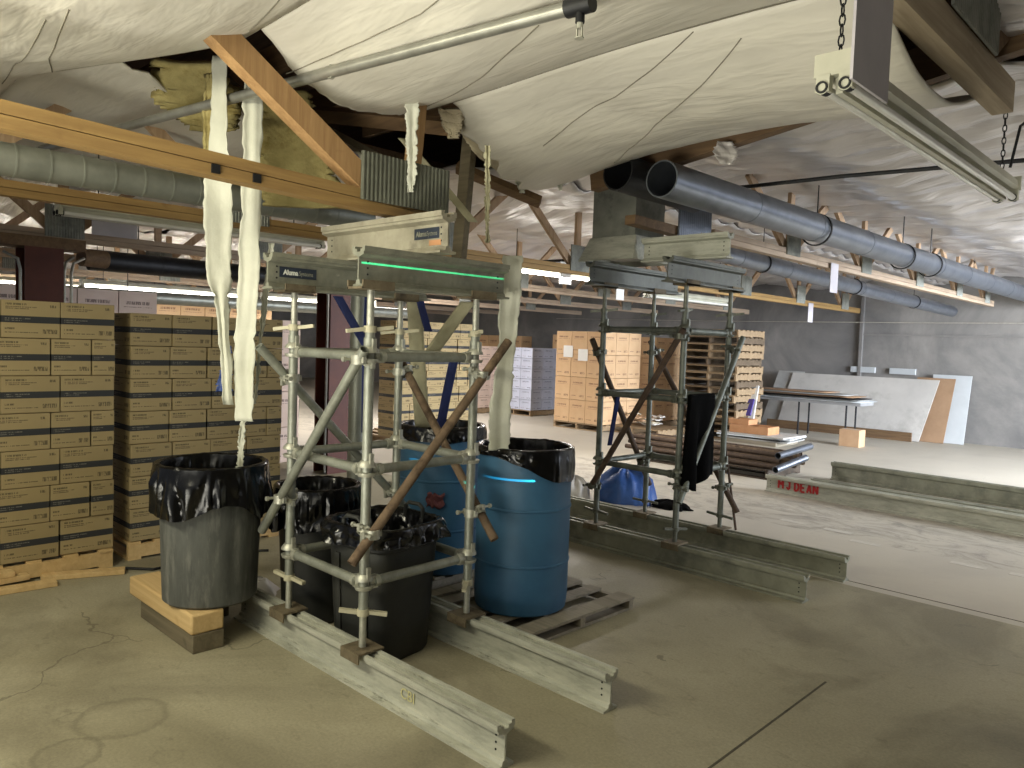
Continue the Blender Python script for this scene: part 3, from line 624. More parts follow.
# black sprinkler line under the right blanket, cable loop
tag(MB().pipe([(-3.3, 5.9, 3.04), (-2.4, 6.0, 3.05), (-1.2, 6.2, 3.05), (.4, 6.3, 3.05)], .016).build('sprinkler_pipe', 'dark_metal'), 'thin dark pipe under the foil ceiling behind the unlit strip light', 'pipe')
tag(MB().pipe([(-1.08, 5.05, 2.77), (-1.05, 5.08, 3.0), (-.98, 5.2, 3.1), (-.9, 5.35, 3.08), (-.7, 5.5, 3.05)], .008).build('power_cord', 'dark_metal'), 'black power cord looping up from the far end of the unlit strip light', 'cord')
tag(MB().pipe([(-8.3, 8.0, 2.86), (-7.2, 8.1, 2.84), (-5.5, 8.3, 2.87)], .02).build('conduit', 'dark_metal'), 'black conduit line crossing under the pale ceiling between the towers', 'conduit')
tag(MB().pipe([(-14.9, 17.1, 2.42), (-10, 17.1, 2.38), (-5, 17.05, 2.37), (2, 17.05, 2.4)], .008).build('cable', 'tape'), 'thin cable stretched along the dark far wall', 'cable')

# ---- columns with conduits
def column(x, y, label, pipes=True):
    t = thing('steel_column', (x, y, 0), label, 'column')
    w, h, tf = .32, .32, .02
    poly = [(-w/2, -h/2), (w/2, -h/2), (w/2, -h/2+tf), (.008, -h/2+tf), (.008, h/2-tf), (w/2, h/2-tf), (w/2, h/2), (-w/2, h/2), (-w/2, h/2-tf), (-.008, h/2-tf), (-.008, -h/2+tf), (-w/2, -h/2+tf)]
    MB().prism(poly, (x, y, 0), (x, y, 2.42), (1, 0, 0)).build('shaft', 'redcol', t, smooth=0)
    MB().mm((x-.16, y-.35, 2.42), (x+.16, y+.35, 2.52)).build('cap_plate', 'wood_dark', t, smooth=0)
    if pipes:
        for dy in (-.19, .17, .23):
            MB().pipe([(x+.14, y+dy, 0.02), (x+.14, y+dy, 2.2), (x+.13, y+dy*1.1, 2.3), (x+.05, y+dy*1.6, 2.36)], .014).build('conduit', 'pipe', t)
    return t
column(-8.3, 2.1, 'oxide red steel column with conduits above the left carton stack')
column(-8.25, 5.3, 'oxide red steel column standing behind the near tower')
tag(MB().tube((-8.62, 2.55, 2.40), (-8.68, 2.80, 2.40), .09, n=20).build('log_end', 'wood_dark'), 'round brown post end under the ceiling beside the left red column', 'timber')

# ================================================================== ALUMINIUM BEAMS
BP = [(-.052, 0), (.052, 0), (.052, .010), (.018, .014), (.014, .030), (.0045, .034), (.0045, .138), (.016, .142), (.042, .150), (.042, .162), (.050, .164), (.050, .188), (.030, .188), (.030, .176), (.014, .176), (.014, .162),
      (-.014, .162), (-.014, .176), (-.030, .176), (-.030, .188), (-.050, .188), (-.050, .164), (-.042, .162), (-.042, .150), (-.016, .142), (-.0045, .138), (-.0045, .034), (-.014, .030), (-.018, .014), (-.052, .010)]
def abeam(p0, p1, label, mat, group=None, h=.188):
    p0, p1 = V(p0), V(p1); k = h/.188
    t = thing('aluminium_beam', tuple((p0+p1)/2), label, 'beam', group)
    MB().prism([(a, b*k) for a, b in BP], p0, p1).build('beam_profile', mat, t, smooth=0)
    d = (p1-p0).normalized(); sd = d.cross(V((0, 0, 1)))
    m = MB()
    for q in (p0+d*.05, p1-d*.05):
        for zz in (.06, .09, .12):
            m.tube(q+sd*.004+V((0, 0, zz*k)), q+sd*.0065+V((0, 0, zz*k)), .005, n=8); m.tube(q-sd*.004+V((0, 0, zz*k)), q-sd*.0065+V((0, 0, zz*k)), .005, n=8)
    m.build('bolt_holes', 'dark_metal', t)
    return t
g = 'aluminium beams'
b1 = abeam((-4.28, 2.15, 0), (-2.06, 2.155, 0), 'pale aluminium sill beam on the floor under the near tower, closest to the camera', 'alum_pale')
text('CBI', .07, (-2.73, 2.1448, .058), (1, 0, 0), (0, 0, 1), 'yellowpaint', b1, 'crayon_mark', .0)
b2 = abeam((-4.3, 2.86, 0), (-2.07, 2.862, 0), 'pale aluminium sill beam on the floor in front of the blue drums', 'alum_pale')
b3 = abeam((-4.9, 5.12, 0), (-2.12, 5.12, 0), 'grey aluminium sill beam under the far tower, front one', 'alum')
b4 = abeam((-5.0, 5.83, 0), (-2.12, 5.83, 0), 'grey aluminium sill beam under the far tower, rear one', 'alum')
def deco(t, x, y, z, L=.2, face=1, txt=True, s=1):
    """navy maker plate on a +X face running along +Y"""
    MB().mm((x, y, z), (x+.003, y+L, z+.055*s)).build('maker_plate', 'navy', t, smooth=0)
    text('Aluma', .036*s, (x+.0035, y+.022, z+.015*s), (0, 1, 0), (0, 0, 1), 'lettering', t, 'maker_name', .0015, xs=.92)
    text('Systems', .034*s, (x+.0035, y+.103*L/.2, z+.015*s), (0, 1, 0), (0, 0, 1), 'alum', t, 'maker_name', 0, xs=.78)
ZB = 1.932
s1 = abeam((-3.05, 2.08, ZB), (-3.05, 3.04, ZB), 'dull aluminium stringer on top of the near tower with the green laser line', 'alum', g)
s2 = abeam((-3.74, 1.99, ZB), (-3.74, 3.05, ZB), 'dull aluminium stringer on the near tower with a navy maker plate at its left end', 'alum', g)
deco(s2, -3.7340, 2.055, ZB+.066, .22)
s3 = abeam((-3.98, 2.5, ZB+.19), (-2.9, 2.5, ZB+.19), 'aluminium cross beam lying over the two stringers of the near tower', 'alum_stain', g, .205)
# its plate faces the camera side (-Y)
MB().mm((-3.16, 2.4925, ZB+.27), (-2.965, 2.4955, ZB+.325)).build('maker_plate', 'navy', s3, smooth=0)
text('Aluma', .036, (-3.145, 2.492, ZB+.285), (1, 0, 0), (0, 0, 1), 'alum', s3, 'maker_name', .0015, xs=.9)
text('Systems', .034, (-3.06, 2.492, ZB+.285), (1, 0, 0), (0, 0, 1), 'alum', s3, 'maker_name', 0, xs=.75)
MB().mm((-3.04, 2.4928, ZB+.235), (-2.95, 2.4955, ZB+.262)).build('orange_sticker', 'orange', s3, smooth=0)
ZF = 2.182
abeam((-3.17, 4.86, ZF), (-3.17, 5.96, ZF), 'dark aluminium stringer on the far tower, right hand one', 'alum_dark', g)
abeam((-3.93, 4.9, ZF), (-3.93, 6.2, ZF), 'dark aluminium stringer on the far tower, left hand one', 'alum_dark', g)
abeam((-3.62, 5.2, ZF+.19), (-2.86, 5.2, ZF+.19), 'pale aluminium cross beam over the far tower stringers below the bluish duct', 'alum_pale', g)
# spare beams on the floor at right
mj = abeam((-4.22, 8.85, 0), (1.0, 8.6, 0), 'aluminium beam on the floor with red stencilled lettering, right side', 'alum_pale', g, .2)
d_ = (V((1, 8.6, 0))-V((-4.22, 8.85, 0))).normalized()
GL = {'M': [((0, 0), (0, 1)), ((1, 0), (1, 1)), ((0, 1), (.5, .45)), ((.5, .45), (1, 1))], 'J': [((.2, 1), (.9, 1)), ((.65, 1), (.65, .05)), ((.65, .05), (.1, .1)), ((.1, .1), (.1, .3))],
      'D': [((0, 0), (0, 1)), ((0, 1), (.65, .95)), ((.65, .95), (.9, .5)), ((.9, .5), (.65, .05)), ((.65, .05), (0, 0))], 'E': [((0, 0), (0, 1)), ((0, 1), (.85, 1)), ((0, .5), (.75, .5)), ((0, 0), (.85, 0))],
      'A': [((0, 0), (.45, 1)), ((.45, 1), (.9, 0)), ((.2, .35), (.72, .35))], 'N': [((0, 0), (0, 1)), ((0, 1), (.9, 0)), ((.9, 0), (.9, 1))]}
lx = 0
for ch in 'M J DEAN':
    if ch == ' ': lx += .025; continue
    o_ = V((-4.06, 8.829, .058)); lw, lh = .054, .096; m = MB()
    for (a, b), (c_, e_) in GL[ch]:
        m.bar(o_+d_*(lx+a*lw)+V((0, 0, b*lh)), o_+d_*(lx+c_*lw)+V((0, 0, e_*lh)), .024, .002, (0, -1, 0))
    m.build('stencil_letter', 'red', mj, smooth=0); lx += lw+.022
abeam((-4.0, 9.65, 0), (1.2, 9.4, 0), 'aluminium beam lying just behind the stencilled beam', 'alum', g, .10)
abeam((-4.05, 10.4, 0), (1.4, 10.15, 0), 'aluminium beam standing rearmost of the three spare beams on the right', 'alum', g, .24)

# ================================================================== SCAFFOLD TOWERS
def clamp_mb(c, axis1, axis2, r=.03):
    """two ring halves back to back with bolts"""
    c = V(c); m = MB(); a1, a2 = V(axis1).normalized(), V(axis2).normalized()
    off = a1.cross(a2); off = off.normalized() if off.length > .05 else V((1, 0, 0))
    m.tube(c-off*.029-a1*.022, c-off*.029+a1*.022, r+.006, n=14, hollow=.009)
    m.tube(c+off*.029-a2*.022, c+off*.029+a2*.022, r+.006, n=14, hollow=.009)
    for o_, a in ((-1, a1), (1, a2)):
        sd = a.cross(off).normalized(); q = c+off*(o_*.029)
        m.box(q+sd*.042, (.022, .022, .03)); m.tube(q+sd*.045-off*.03*o_, q+sd*.045+off*.05*o_, .007, n=8); m.tube(q+sd*.045+off*.045*o_, q+sd*.045+off*.06*o_, .013, n=6)
        m.box(q-sd*.040, (.018, .018, .03))
    return m
def tower(name_label, P, zb, zn0, levels, zn1, zt, mt, mc, braces, wing):
    cx = sum(p[0] for p in P.values())/4; cy = sum(p[1] for p in P.values())/4
    t = thing('scaffold_tower', (cx, cy, zb), name_label, 'scaffold')
    for k, (x, y) in P.items():
        s = MB().tube((x, y, zn0), (x, y, zn1), .0242, n=16).tube((x, y, levels[-1]+.02), (x, y, levels[-1]+.09), .029, n=16).build('standard', mt, t)
        for z in levels:
            m = MB().lathe((x, y, z-.028), [(.025, 0), (.040, 0), (.046, .014), (.046, .018), (.025, .018)], 18).lathe((x, y, z+.018), [(.025, 0), (.046, 0), (.044, .012), (.030, .03), (.025, .03)], 18)
            m.box((x+.036, y+.0, z+.055), (.014, .02, .06)); m.build('cup_joint', mc, s)
        MB().tube((x, y, zb), (x, y, zn0), .0175, n=14).build('base_jack', mc, s)
        MB().tube((x, y, zn1), (x, y, zt-.012), .0175, n=14).build('head_jack', mc, s)
        MB().mm((x-.075, y-.075, zb), (x+.075, y+.075, zb+.010)).mm((x-.075, y-.075, zb-.04), (x+.075, y-.068, zb)).build('base_plate', 'plate_rust', s, smooth=0)
        MB().mm((x-.065, y-.09, zt-.012), (x+.065, y+.09, zt-.001)).mm((x+.056, y-.09, zt-.012), (x+.065, y+.09, zt+.03)).mm((x-.065, y-.09, zt-.012), (x-.056, y+.09, zt+.03)).build('head_plate', 'plate_rust', s, smooth=0)
        for z, sg in ((zn0, -1), (zn1, 1)):
            a = wing[k]+(.4 if sg > 0 else 0); d = V((cos(a), sin(a), 0))
            m = MB().tube((x, y, z-.016), (x, y, z+.016), .03, n=14)
            for e in (-1, 1): m.prism([(-.012, -.009), (.012, -.009), (.012, .009), (-.012, .009)], V((x, y, z))+d*(.026*e), V((x, y, z+sg*.006*0+.012*e*sg))+d*(.115*e))
            m.build('wing_nut', 'paintnut' if mt == 'galv' else mc, s)
    ks = ['L', 'F', 'R', 'B']
    for z in levels:
        for i in range(4):
            a, b = V((*P[ks[i]], z)), V((*P[ks[(i+1) % 4]], z)); d = (b-a).normalized()
            l = MB().tube(a+d*.055, b-d*.055, .0242, n=16).build('ledger', mt, t)
            for q, e in ((a, 1), (b, -1)):
                MB().prism([(-.014, -.03), (.014, -.03), (.014, .03), (-.014, .03)], q+d*.028*e, q+d*.075*e).tube(q+d*.06*e, q+d*.085*e, .029, n=14).build('ledger_end', mc, l)
    for (p0, p1, mat, cl) in braces:
        p0, p1 = V(p0), V(p1); br = MB().tube(p0, p1, .0242, n=16, hollow=.005).build('brace', mat, t)
        d = (p1-p0).normalized()
        for k in cl:
            x, y = P[k]; # point on brace nearest to the standard
            q = V((x, y, 0)); f = ((q-p0).dot(V((d.x, d.y, 0))))/(d.x**2+d.y**2); pb = p0+d*f
            c = (pb+V((x, y, pb.z)))/2
            clamp_mb(c, (0, 0, 1), d).build('swivel_clamp', mc, br)
    return t
PN = {'L': (-3.74, 2.15), 'F': (-3.035, 2.145), 'R': (-3.055, 2.845), 'B': (-3.74, 2.86)}
tower('galvanized scaffold shoring tower around two black bins, nearer tower', PN, .19, .37, (.51, 1.06, 1.605), 1.735, ZB, 'galv', 'zinc',
      [((-3.93, 2.085, .60), (-2.99, 2.085, 1.64), 'galv', ('L', 'F')),
       ((-2.975, 2.03, .64), (-2.975, 3.02, 1.70), 'rust', ('F', 'R')),
       ((-3.80, 1.98, 1.63), (-3.80, 3.0, .62), 'galv', ('L', 'B')),
       ((-3.82, 2.92, 1.58), (-2.93, 2.92, .62), 'rust', ('B', 'R'))],
      {'L': .2, 'F': .9, 'R': -.9, 'B': .5})
PF = {'L': (-3.945, 5.13), 'F': (-3.165, 5.12), 'R': (-3.19, 5.85), 'B': (-3.93, 5.83)}
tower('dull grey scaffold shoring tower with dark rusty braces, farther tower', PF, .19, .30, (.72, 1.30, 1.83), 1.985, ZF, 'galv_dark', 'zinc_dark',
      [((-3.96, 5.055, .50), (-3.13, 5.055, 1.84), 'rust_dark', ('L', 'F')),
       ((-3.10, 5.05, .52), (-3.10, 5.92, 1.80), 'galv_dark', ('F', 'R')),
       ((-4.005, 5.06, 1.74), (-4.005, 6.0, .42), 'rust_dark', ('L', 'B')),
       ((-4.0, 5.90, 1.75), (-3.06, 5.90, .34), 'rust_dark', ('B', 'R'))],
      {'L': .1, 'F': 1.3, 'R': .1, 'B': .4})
tag(MB().tube((-3.44, 6.62, .012), (-3.24, 5.95, .95), .012, n=10).build('steel_rod', 'rust_dark'), 'thin dark rod leaning on the right side of the far tower', 'rod')

# ================================================================== DRUMS AND BINS
def drum(x, y, z, label):
    t = thing('plastic_drum', (x, y, z), label, 'drum')
    R, Hh = .288, .98
    prof = [(0, .0), (R*.9, 0), (R*.97, .012), (R*.985, .04), (R, .10)]
    for zz in (.30, .63):
        prof += [(R, zz-.010), (R+.006, zz-.004), (R+.006, zz+.004), (R, zz+.010)]
    prof += [(R, .90), (R*.985, .95), (R*.985, .965), (R*.97, Hh), (R*.93, Hh), (R*.93, .05), (0, .05)]
    MB().lathe((x, y, z), prof, 64).build('drum_body', 'blue', t, smooth=20)
    MB().lathe((x, y, z), [(R*.985, .94), (R*1.02, .944), (R*1.02, .972), (R*.985, .98)], 56).build('rim', 'blue', t, smooth=50)
    return t
def liner(x, y, z, r, seed, label, inner, outer, lowside=None, rough=1.0, flare=0.03, name='bin_liner', sq=None):
    """black bag: goes down inside the rim, folds over it and hangs ragged outside"""
    n = 200; rows = 40; vs = []; m = MB()
    c = V((x, y, z))
    for k in range(rows+1):
        f = k/rows
        for i in range(n):
            a = 2*pi*i/n; ca, sa = cos(a), sin(a)
            wr = noise.noise(V((ca*3.2+seed, sa*3.2, f*1.2)))*.5+noise.noise(V((ca*8+seed, sa*8, f*2.0)))*.28+noise.noise(V((ca*19, sa*19+seed, f*5)))*.05
            wr += .55*(abs(noise.noise(V((ca*5+seed, sa*5, f*2.2+4))))*2-.5)+.10*(abs(noise.noise(V((ca*12, sa*12+seed, f*2))))*2-.5)
            dep = outer*(1+.35*noise.noise(V((ca*1.6+seed*2, sa*1.6, 3))))
            if lowside is not None: dep *= (.28+.85*max(0, cos(a-lowside))**2)
            if f < .42:            # inside
                g = f/.42; zz = -inner*(1-g); rr = r-.032-.022*(1-g)-.045*abs(wr)*(1-g)**.5*min(1, (1-g)*4)
            elif f < .55:          # over the rim
                g = (f-.42)/.13; zz = .010*sin(pi*g)+.006*wr; rr = r-.032+.036*g
            else:
                g = (f-.55)/.45; zz = -dep*g-.008*wr*(1-g); rr = r+.004+.006*g+rough*(flare*g+.020)*(.30+max(-.3, wr))*min(1, g*3)
            if sq is not None:
                c_, s_ = abs(cos(a-sq)), abs(sin(a-sq)); rr /= (c_**4.5+s_**4.5)**(1/4.5)
            vs.append(c+V((rr*ca, rr*sa, zz)))
    m.add(vs, [(k*n+i, k*n+(i+1) % n, (k+1)*n+(i+1) % n, (k+1)*n+i) for k in range(rows) for i in range(n)])
    bot = [c+V((.6*r*cos(2*pi*i/n)*(1), .6*r*sin(2*pi*i/n), -inner-.03+.02*noise.noise(V((cos(i), sin(i), seed))))) for i in range(n)]
    m.add(vs[:n]+bot, [(i, n+i, n+(i+1) % n, (i+1) % n) for i in range(n)]+[tuple(range(n, 2*n))])
    return tag(m.build(name, 'liner', smooth=28, origin=(x, y, z-inner)), label, 'bag')
CAMDIR = math.atan2(-.7, .7)
# near blue drum on the broken pallet
drum(-3.20, 3.43, .086, 'blue plastic drum with wide black liner, standing on the pallet right of the near tower')
liner(-3.20, 3.43, 1.068, .297, 3, 'black bag lining the right hand blue drum, folded over its rim', .35, .16, lowside=radians(5), rough=.7, flare=.01)
drum(-4.02, 3.46, .131, 'blue plastic drum standing behind the near tower, left of the other blue drum')
liner(-4.02, 3.46, 1.113, .297, 9, 'black bag lining the left hand blue drum behind the tower', .3, .09, rough=.5, flare=.01)
def round_bin(x, y, z, h, rb, rtop, label, mat, handles=()):
    t = thing('waste_bin', (x, y, z), label, 'bin')
    def fn(k, a, r, zz):
        rib = .006 if (.1 < zz < h-.1 and (a*6/pi) % 2 < .25) else 0
        return r-rib, zz
    prof = [(0, .0), (rb*.93, 0), (rb, .015), (rb+.2*(rtop-rb), h*.2), (rb+.5*(rtop-rb), h*.5), (rb+.85*(rtop-rb), h*.86), (rtop+.012, h*.88), (rtop+.014, h-.03), (rtop+.022, h-.02), (rtop+.022, h), (rtop-.008, h), (rb-.01, .02), (0, .02)]
    MB().lathe((x, y, z), prof, 64, fn).build('bin_body', mat, t, smooth=40)
    for a in handles:
        d = V((cos(a), sin(a), 0)); s = V((-sin(a), cos(a), 0)); c = V((x, y, z+h-.10))+d*(rtop+.01)
        MB().pipe([c-s*.075+d*0+V((0, 0, .05)), c-s*.07+d*.035, c-s*.05+d*.045-V((0, 0, .04)), c+s*.05+d*.045-V((0, 0, .04)), c+s*.07+d*.035, c+s*.075+V((0, 0, .05))], .011, 8).build('handle', mat, t)
    return t
# left bin on two timbers
round_bin(-4.16, 1.90, .212, .75, .250, .275, 'grey scuffed round bin standing on stacked timbers at left', 'can')
liner(-4.16, 1.90, .972, .298, 5, 'black bag over the rim of the grey bin at left', .28, .235, rough=1.3, flare=.012)
tag(MB().mm((-4.64, 1.70, 0), (-3.92, 1.87, .10)).build('timber', 'wood_grey', bevel=.004), 'dark square timber on the floor, lower of the two blocks under the left bin', 'timber')
tag(MB().mm((-4.80, 1.69, .101), (-3.92, 1.87, .211)).build('timber', 'wood_pale', bevel=.012), 'pale square timber, upper of the two blocks under the left bin', 'timber')
tag(MB().mm((-4.75, 2.01, 0), (-4.34, 2.10, .211)).build('timber', 'wood_grey', bevel=.006), 'dark timber block hidden behind the left bin', 'timber')
# bins in and behind the tower
def square_bin(x, y, z, h, wb, wt, label, ang=0):
    t = thing('waste_bin', (x, y, z), label, 'bin')
    def sq(k, a, r, zz):
        e = 4.5; c_, s_ = abs(cos(a-ang)), abs(sin(a-ang)); return r/((c_**e+s_**e)**(1/e)), zz
    MB().lathe((x, y, z), [(0, 0), (wb*.94, 0), (wb, .02), (wb+(wt-wb)*.85, h*.85), (wt+.012, h*.87), (wt+.014, h-.02), (wt+.02, h-.012), (wt+.02, h), (wt-.006, h), (wb-.012, .02), (0, .02)], 64, sq).build('bin_body', 'can_dark', t, smooth=35)
    for e in (-1, 1):
        d = V((cos(ang+pi/2*e), sin(ang+pi/2*e), 0)); s = V((cos(ang), sin(ang), 0)); c = V((x, y, z+h))+d*(wt-.01)
        MB().pipe([c-s*.07-V((0, 0, .03)), c-s*.065+V((0, 0, .045)), c-s*.04+V((0, 0, .065)), c+s*.04+V((0, 0, .065)), c+s*.065+V((0, 0, .045)), c+s*.07-V((0, 0, .03))], .012, 8).build('handle', 'can_dark', t)
    for sx in (-1, 1):
        d = V((cos(ang-pi/2), sin(ang-pi/2), 0)); s = V((cos(ang), sin(ang), 0))
        MB().bar(V((x, y, z+.05))+d*(wb+.004)+s*(.10*sx), V((x, y, z+h*.8))+d*(wb+(wt-wb)*.8+.004)+s*(.10*sx), .03, .012, d).build('rib', 'can_dark', t)
    return t
square_bin(-3.36, 2.50, 0, .70, .205, .24, 'dark square bin standing between the four legs of the near tower', radians(8))
liner(-3.36, 2.50, .715, .262, 11, 'black bag heaped over the square bin inside the near tower', .14, .085, rough=1.3, flare=.01, sq=radians(8))
round_bin(-4.03, 2.50, 0, .78, .20, .235, 'dark round bin between the left grey bin and the square bin', 'can_dark')
liner(-4.03, 2.50, .80, .255, 17, 'black bag over the dark round bin behind the left tower legs', .22, .22, rough=1.5, flare=.012)
# rag between bins
tag(MB().sheet(lambda u, w: V((-3.86+.09*u+.01*sin(w*9), 3.205+.06*u+.012*sin(u*8), .60+.09*w+.01*sin(u*14))), 10, 8).build('rag', 'redcloth', solid=.006), 'dull red striped rag hanging on the left blue drum', 'cloth')
# loose heap on floor left of the tower
tag(MB().lathe((-4.62, 2.42, 0), [(.001, .10), (.05, .09), (.10, .05), (.14, .0)], 18, lambda k, a, r, z: (r*(1+.4*noise.noise(V((cos(a)*2, sin(a)*2, k)))), z*(1+.4*noise.noise(V((cos(a)*3, k, 1)))))).build('plastic_scrap', 'plastic_white'), 'crumpled pale plastic scrap on the floor behind the left bin', 'scrap')

# ================================================================== PALLETS
def pallet(x0, y0, z, w, d, label, mat, group=None, along='x', parts=False, rng=None, h=.13):
    """w along x, d along y; stringers run along y when along='x' boards"""
    rng = rng or random
    t = thing('wooden_pallet', (x0+w/2, y0+d/2, z), label, 'pallet', group)
    bt, sh = .018, h-.036
    for i in range(3):
        sx = x0+.02+i*(w-.04)/2
        MB().mm((sx-.019, y0, z+bt), (sx+.019, y0+d, z+bt+sh)).build('stringer', mat, t, smooth=0)
    nb = 7
    for i in range(nb):
        yb = y0+i*(d-.09)/(nb-1); o = rng.uniform(-.012, .012)
        MB().mm((x0+o, yb, z+bt+sh), (x0+w+o, yb+.09, z+h)).build('deck_board', mat, t, smooth=0)
    for i in range(3):
        yb = y0+i*(d-.09)/2; MB().mm((x0, yb, z), (x0+w, yb+.09, z+bt)).build('bottom_board', mat, t, smooth=0)
    return t
wp = thing('wooden_pallet', (-3.25, 3.55, 0), 'worn broken pallet with missing boards under the right hand blue drum', 'pallet')
for y in (3.07, 3.56, 4.05): MB().mm((-3.72, y-.02, .018), (-2.80, y+.02, .068)).build('stringer', 'wood_pallet_dark', wp, smooth=0)
for x, w, y0, y1 in ((-2.87, .13, 3.02, 4.09), (-3.10, .10, 3.03, 4.06), (-3.30, .14, 3.03, 4.08), (-3.52, .10, 3.02, 4.07), (-3.68, .10, 3.03, 4.08)):
    MB().mm((x-w/2, y0, .069), (x+w/2, y1, .085)).build('deck_board', 'wood_pallet_dark', wp, smooth=0)
for x in (-2.88, -3.26, -3.66): MB().mm((x-.06, 3.02, 0), (x+.06, 4.08, .017)).build('bottom_board', 'wood_pallet_dark', wp, smooth=0)
pallet(-4.62, 3.10, 0, .82, 1.0, 'worn pallet under the left hand blue drum', 'wood_pallet_dark')

# ================================================================== CARTON STACKS
def carton_mesh(dx, dy, dz, mat):
    m = MB().mm((-dx/2, -dy/2, 0), (dx/2, dy/2, dz)).build('cardboard_box', mat, smooth=0, bevel=.004, origin=(0, 0, 0))
    return m
_proto = {}
def carton(x, y, z, dx, dy, dz, mat, label, group, rz=0):
    k = (round(dx, 3), round(dy, 3), round(dz, 3), mat)
    if k not in _proto: o = _proto[k] = carton_mesh(dx, dy, dz, mat)
    else: o = _proto[k].copy(); COL.objects.link(o)
    o.location = (x, y, z); o.rotation_euler = (0, 0, rz); return tag(o, label, 'box', group)
POS = ['leftmost', 'second across', 'third across', 'fourth across', 'fifth across', 'sixth across']
rg = random.Random(3)
def striped_stack(xf, ys, ye, z0, nrow, rh, where, group, wide=.34, short=.26, rows2=1):
    for r in range(nrow):
        z = z0+r*rh; L = ye-ys; n = max(2, round(L/wide))
        ws = [wide]*n if (r+nrow) % 2 else [wide]*(n-1)+[short, short*.62]
        k = L/sum(ws); y = ys
        for i, w in enumerate(ws):
            w *= k; jx = rg.uniform(-.012, .008)
            carton(xf-.20+jx, y+w/2+rg.uniform(-.003, .003), z, .40, round(w-.008, 3), rh-.004, 'carton', f'tan striped carton in the {where}, {ORD[nrow-r]} row down, {POS[i]}', group)
            y += w
striped_stack(-5.78, .55, 1.93, .135, 7, .2465, 'left edge stack', 'striped cartons in the left edge stack')
striped_stack(-5.86, 2.06, 3.27, .135, 7, .24, 'stack behind the grey bin', 'striped cartons in the second stack')
pallet(-7.0, .50, 0, 1.23, 1.42, 'pale pallet under the carton stack at the left edge', 'wood_pale')
pallet(-7.06, 2.05, 0, 1.22, 1.2, 'pale pallet under the carton stack behind the grey bin', 'wood_pale')
striped_stack(-9.66, 7.3, 9.0, .135, 7, .262, 'stack behind the near tower', 'striped cartons seen through the tower')
pallet(-10.9, 7.3, 0, 1.25, 1.7, 'pallet under the striped cartons seen through the near tower', 'wood_pallet')
# loose sticks at the left edge
for i, (x, y, z, L, a, lab) in enumerate(((-5.60, 1.20, 0.0, .62, 1.50, 'pale wooden stick on the floor at the left edge, lowest of the pile'), (-5.70, 1.12, .036, .52, 1.62, 'pale wooden stick at the left edge, middle of the pile'),
                                          (-5.72, 1.05, .072, .5, 1.55, 'short pale stick at the left edge, topmost of the pile'), (-5.66, 1.70, 0, .5, 1.2, 'pale wooden stick lying in front of the left edge pallet'))):
    d = V((cos(a), sin(a), 0)); c = V((x, y, z+.018))
    tag(MB().bar(c-d*L/2, c+d*L/2, .085, .034).build('wooden_stick', 'wood_pale', bevel=.003), lab, 'stick')
tag(MB().pipe([(-5.66, 1.95, .01), (-5.5, 2.1, .01), (-5.52, 2.4, .01), (-5.6, 2.7, .01), (-5.45, 2.95, .01)], .01).build('power_cord', 'dark_metal'), 'dark cord lying on the floor in front of the second carton stack', 'cord')

def load(x0, y0, z0, nx, ny, nzr, dx, dy, dz, mat, where, group, only_shell=True):
    for k in range(nzr):
        for i in range(nx):
            for j in range(ny):
                if only_shell and i < nx-1 and j > 0: continue
                carton(x0+(i+.5)*dx, y0+(j+.5)*dy, z0+k*dz, dx-.008, dy-.008, dz-.006, mat,
                       f'{where}, {ORD[k+1]} layer up, {ORD[i+1]} across, {ORD[j+1]} deep', group)
load(-10.30, 11.85, .135, 3, 3, 4, .40, .42, .455, 'carton_b', 'brown carton on the load beside the far tower', 'brown cartons beside the far tower')
pallet(-10.30, 11.85, 0, 1.2, 1.26, 'pallet under the brown carton load left of the far tower', 'wood_pallet')
load(-10.2, 13.5, .135, 3, 3, 4, .40, .42, .44, 'carton_b', 'brown carton in the load behind the far tower', 'brown cartons behind the far tower')
pallet(-10.2, 13.5, 0, 1.2, 1.26, 'pallet under the second brown carton load behind the far tower', 'wood_pallet')
for sx, sz, lab in ((-9.98, 1.56, 'left'), (-9.60, 1.50, 'right')):
    tag(MB().mm((sx-.11, 11.838, sz-.13), (sx+.13, 11.842, sz+.10)).build('paper_sheet', 'paper', smooth=0), f'white paper sheet taped on the brown carton load, the {lab} one of two', 'paper')
load(-13.0, 12.9, .135, 3, 3, 6, .36, .38, .24, 'carton_w', 'bluish wrapped carton beside the brown load', 'bluish wrapped cartons')
pallet(-13.0, 12.9, 0, 1.08, 1.14, 'pallet under the bluish wrapped cartons', 'wood_pallet')
load(-14.0, 11.9, .135, 3, 3, 6, .34, .36, .24, 'carton_p', 'pinkish wrapped carton behind the right hanging strip', 'pinkish wrapped cartons')
pallet(-14.0, 11.9, 0, 1.02, 1.08, 'pallet under the pinkish wrapped cartons', 'wood_pallet')
load(-13.0, 14.8, .0, 4, 1, 3, .42, .42, .64, 'carton_b', 'brown carton against the far wall', 'brown cartons against the far wall')
load(-16.2, 14.8, .0, 5, 1, 3, .42, .42, .62, 'carton_b', 'brown carton far left by the far wall', 'brown cartons in the left row at the far wall')
# cartons on the tall rows above and beyond the left stacks
load(-9.6, 1.0, .0, 1, 6, 4, .42, .42, .53, 'carton_p', 'pinkish carton behind the left edge stack', 'pinkish cartons behind the left stacks')
load(-9.6, 3.7, .0, 1, 4, 4, .42, .42, .47, 'carton_p', 'pinkish carton behind the grey bin stack', 'pinkish cartons behind the red column')
load(-13.6, 4.6, .0, 1, 6, 4, .42, .42, .55, 'carton_b', 'brown carton beneath the lit strip lights', 'brown cartons under the lit strips')

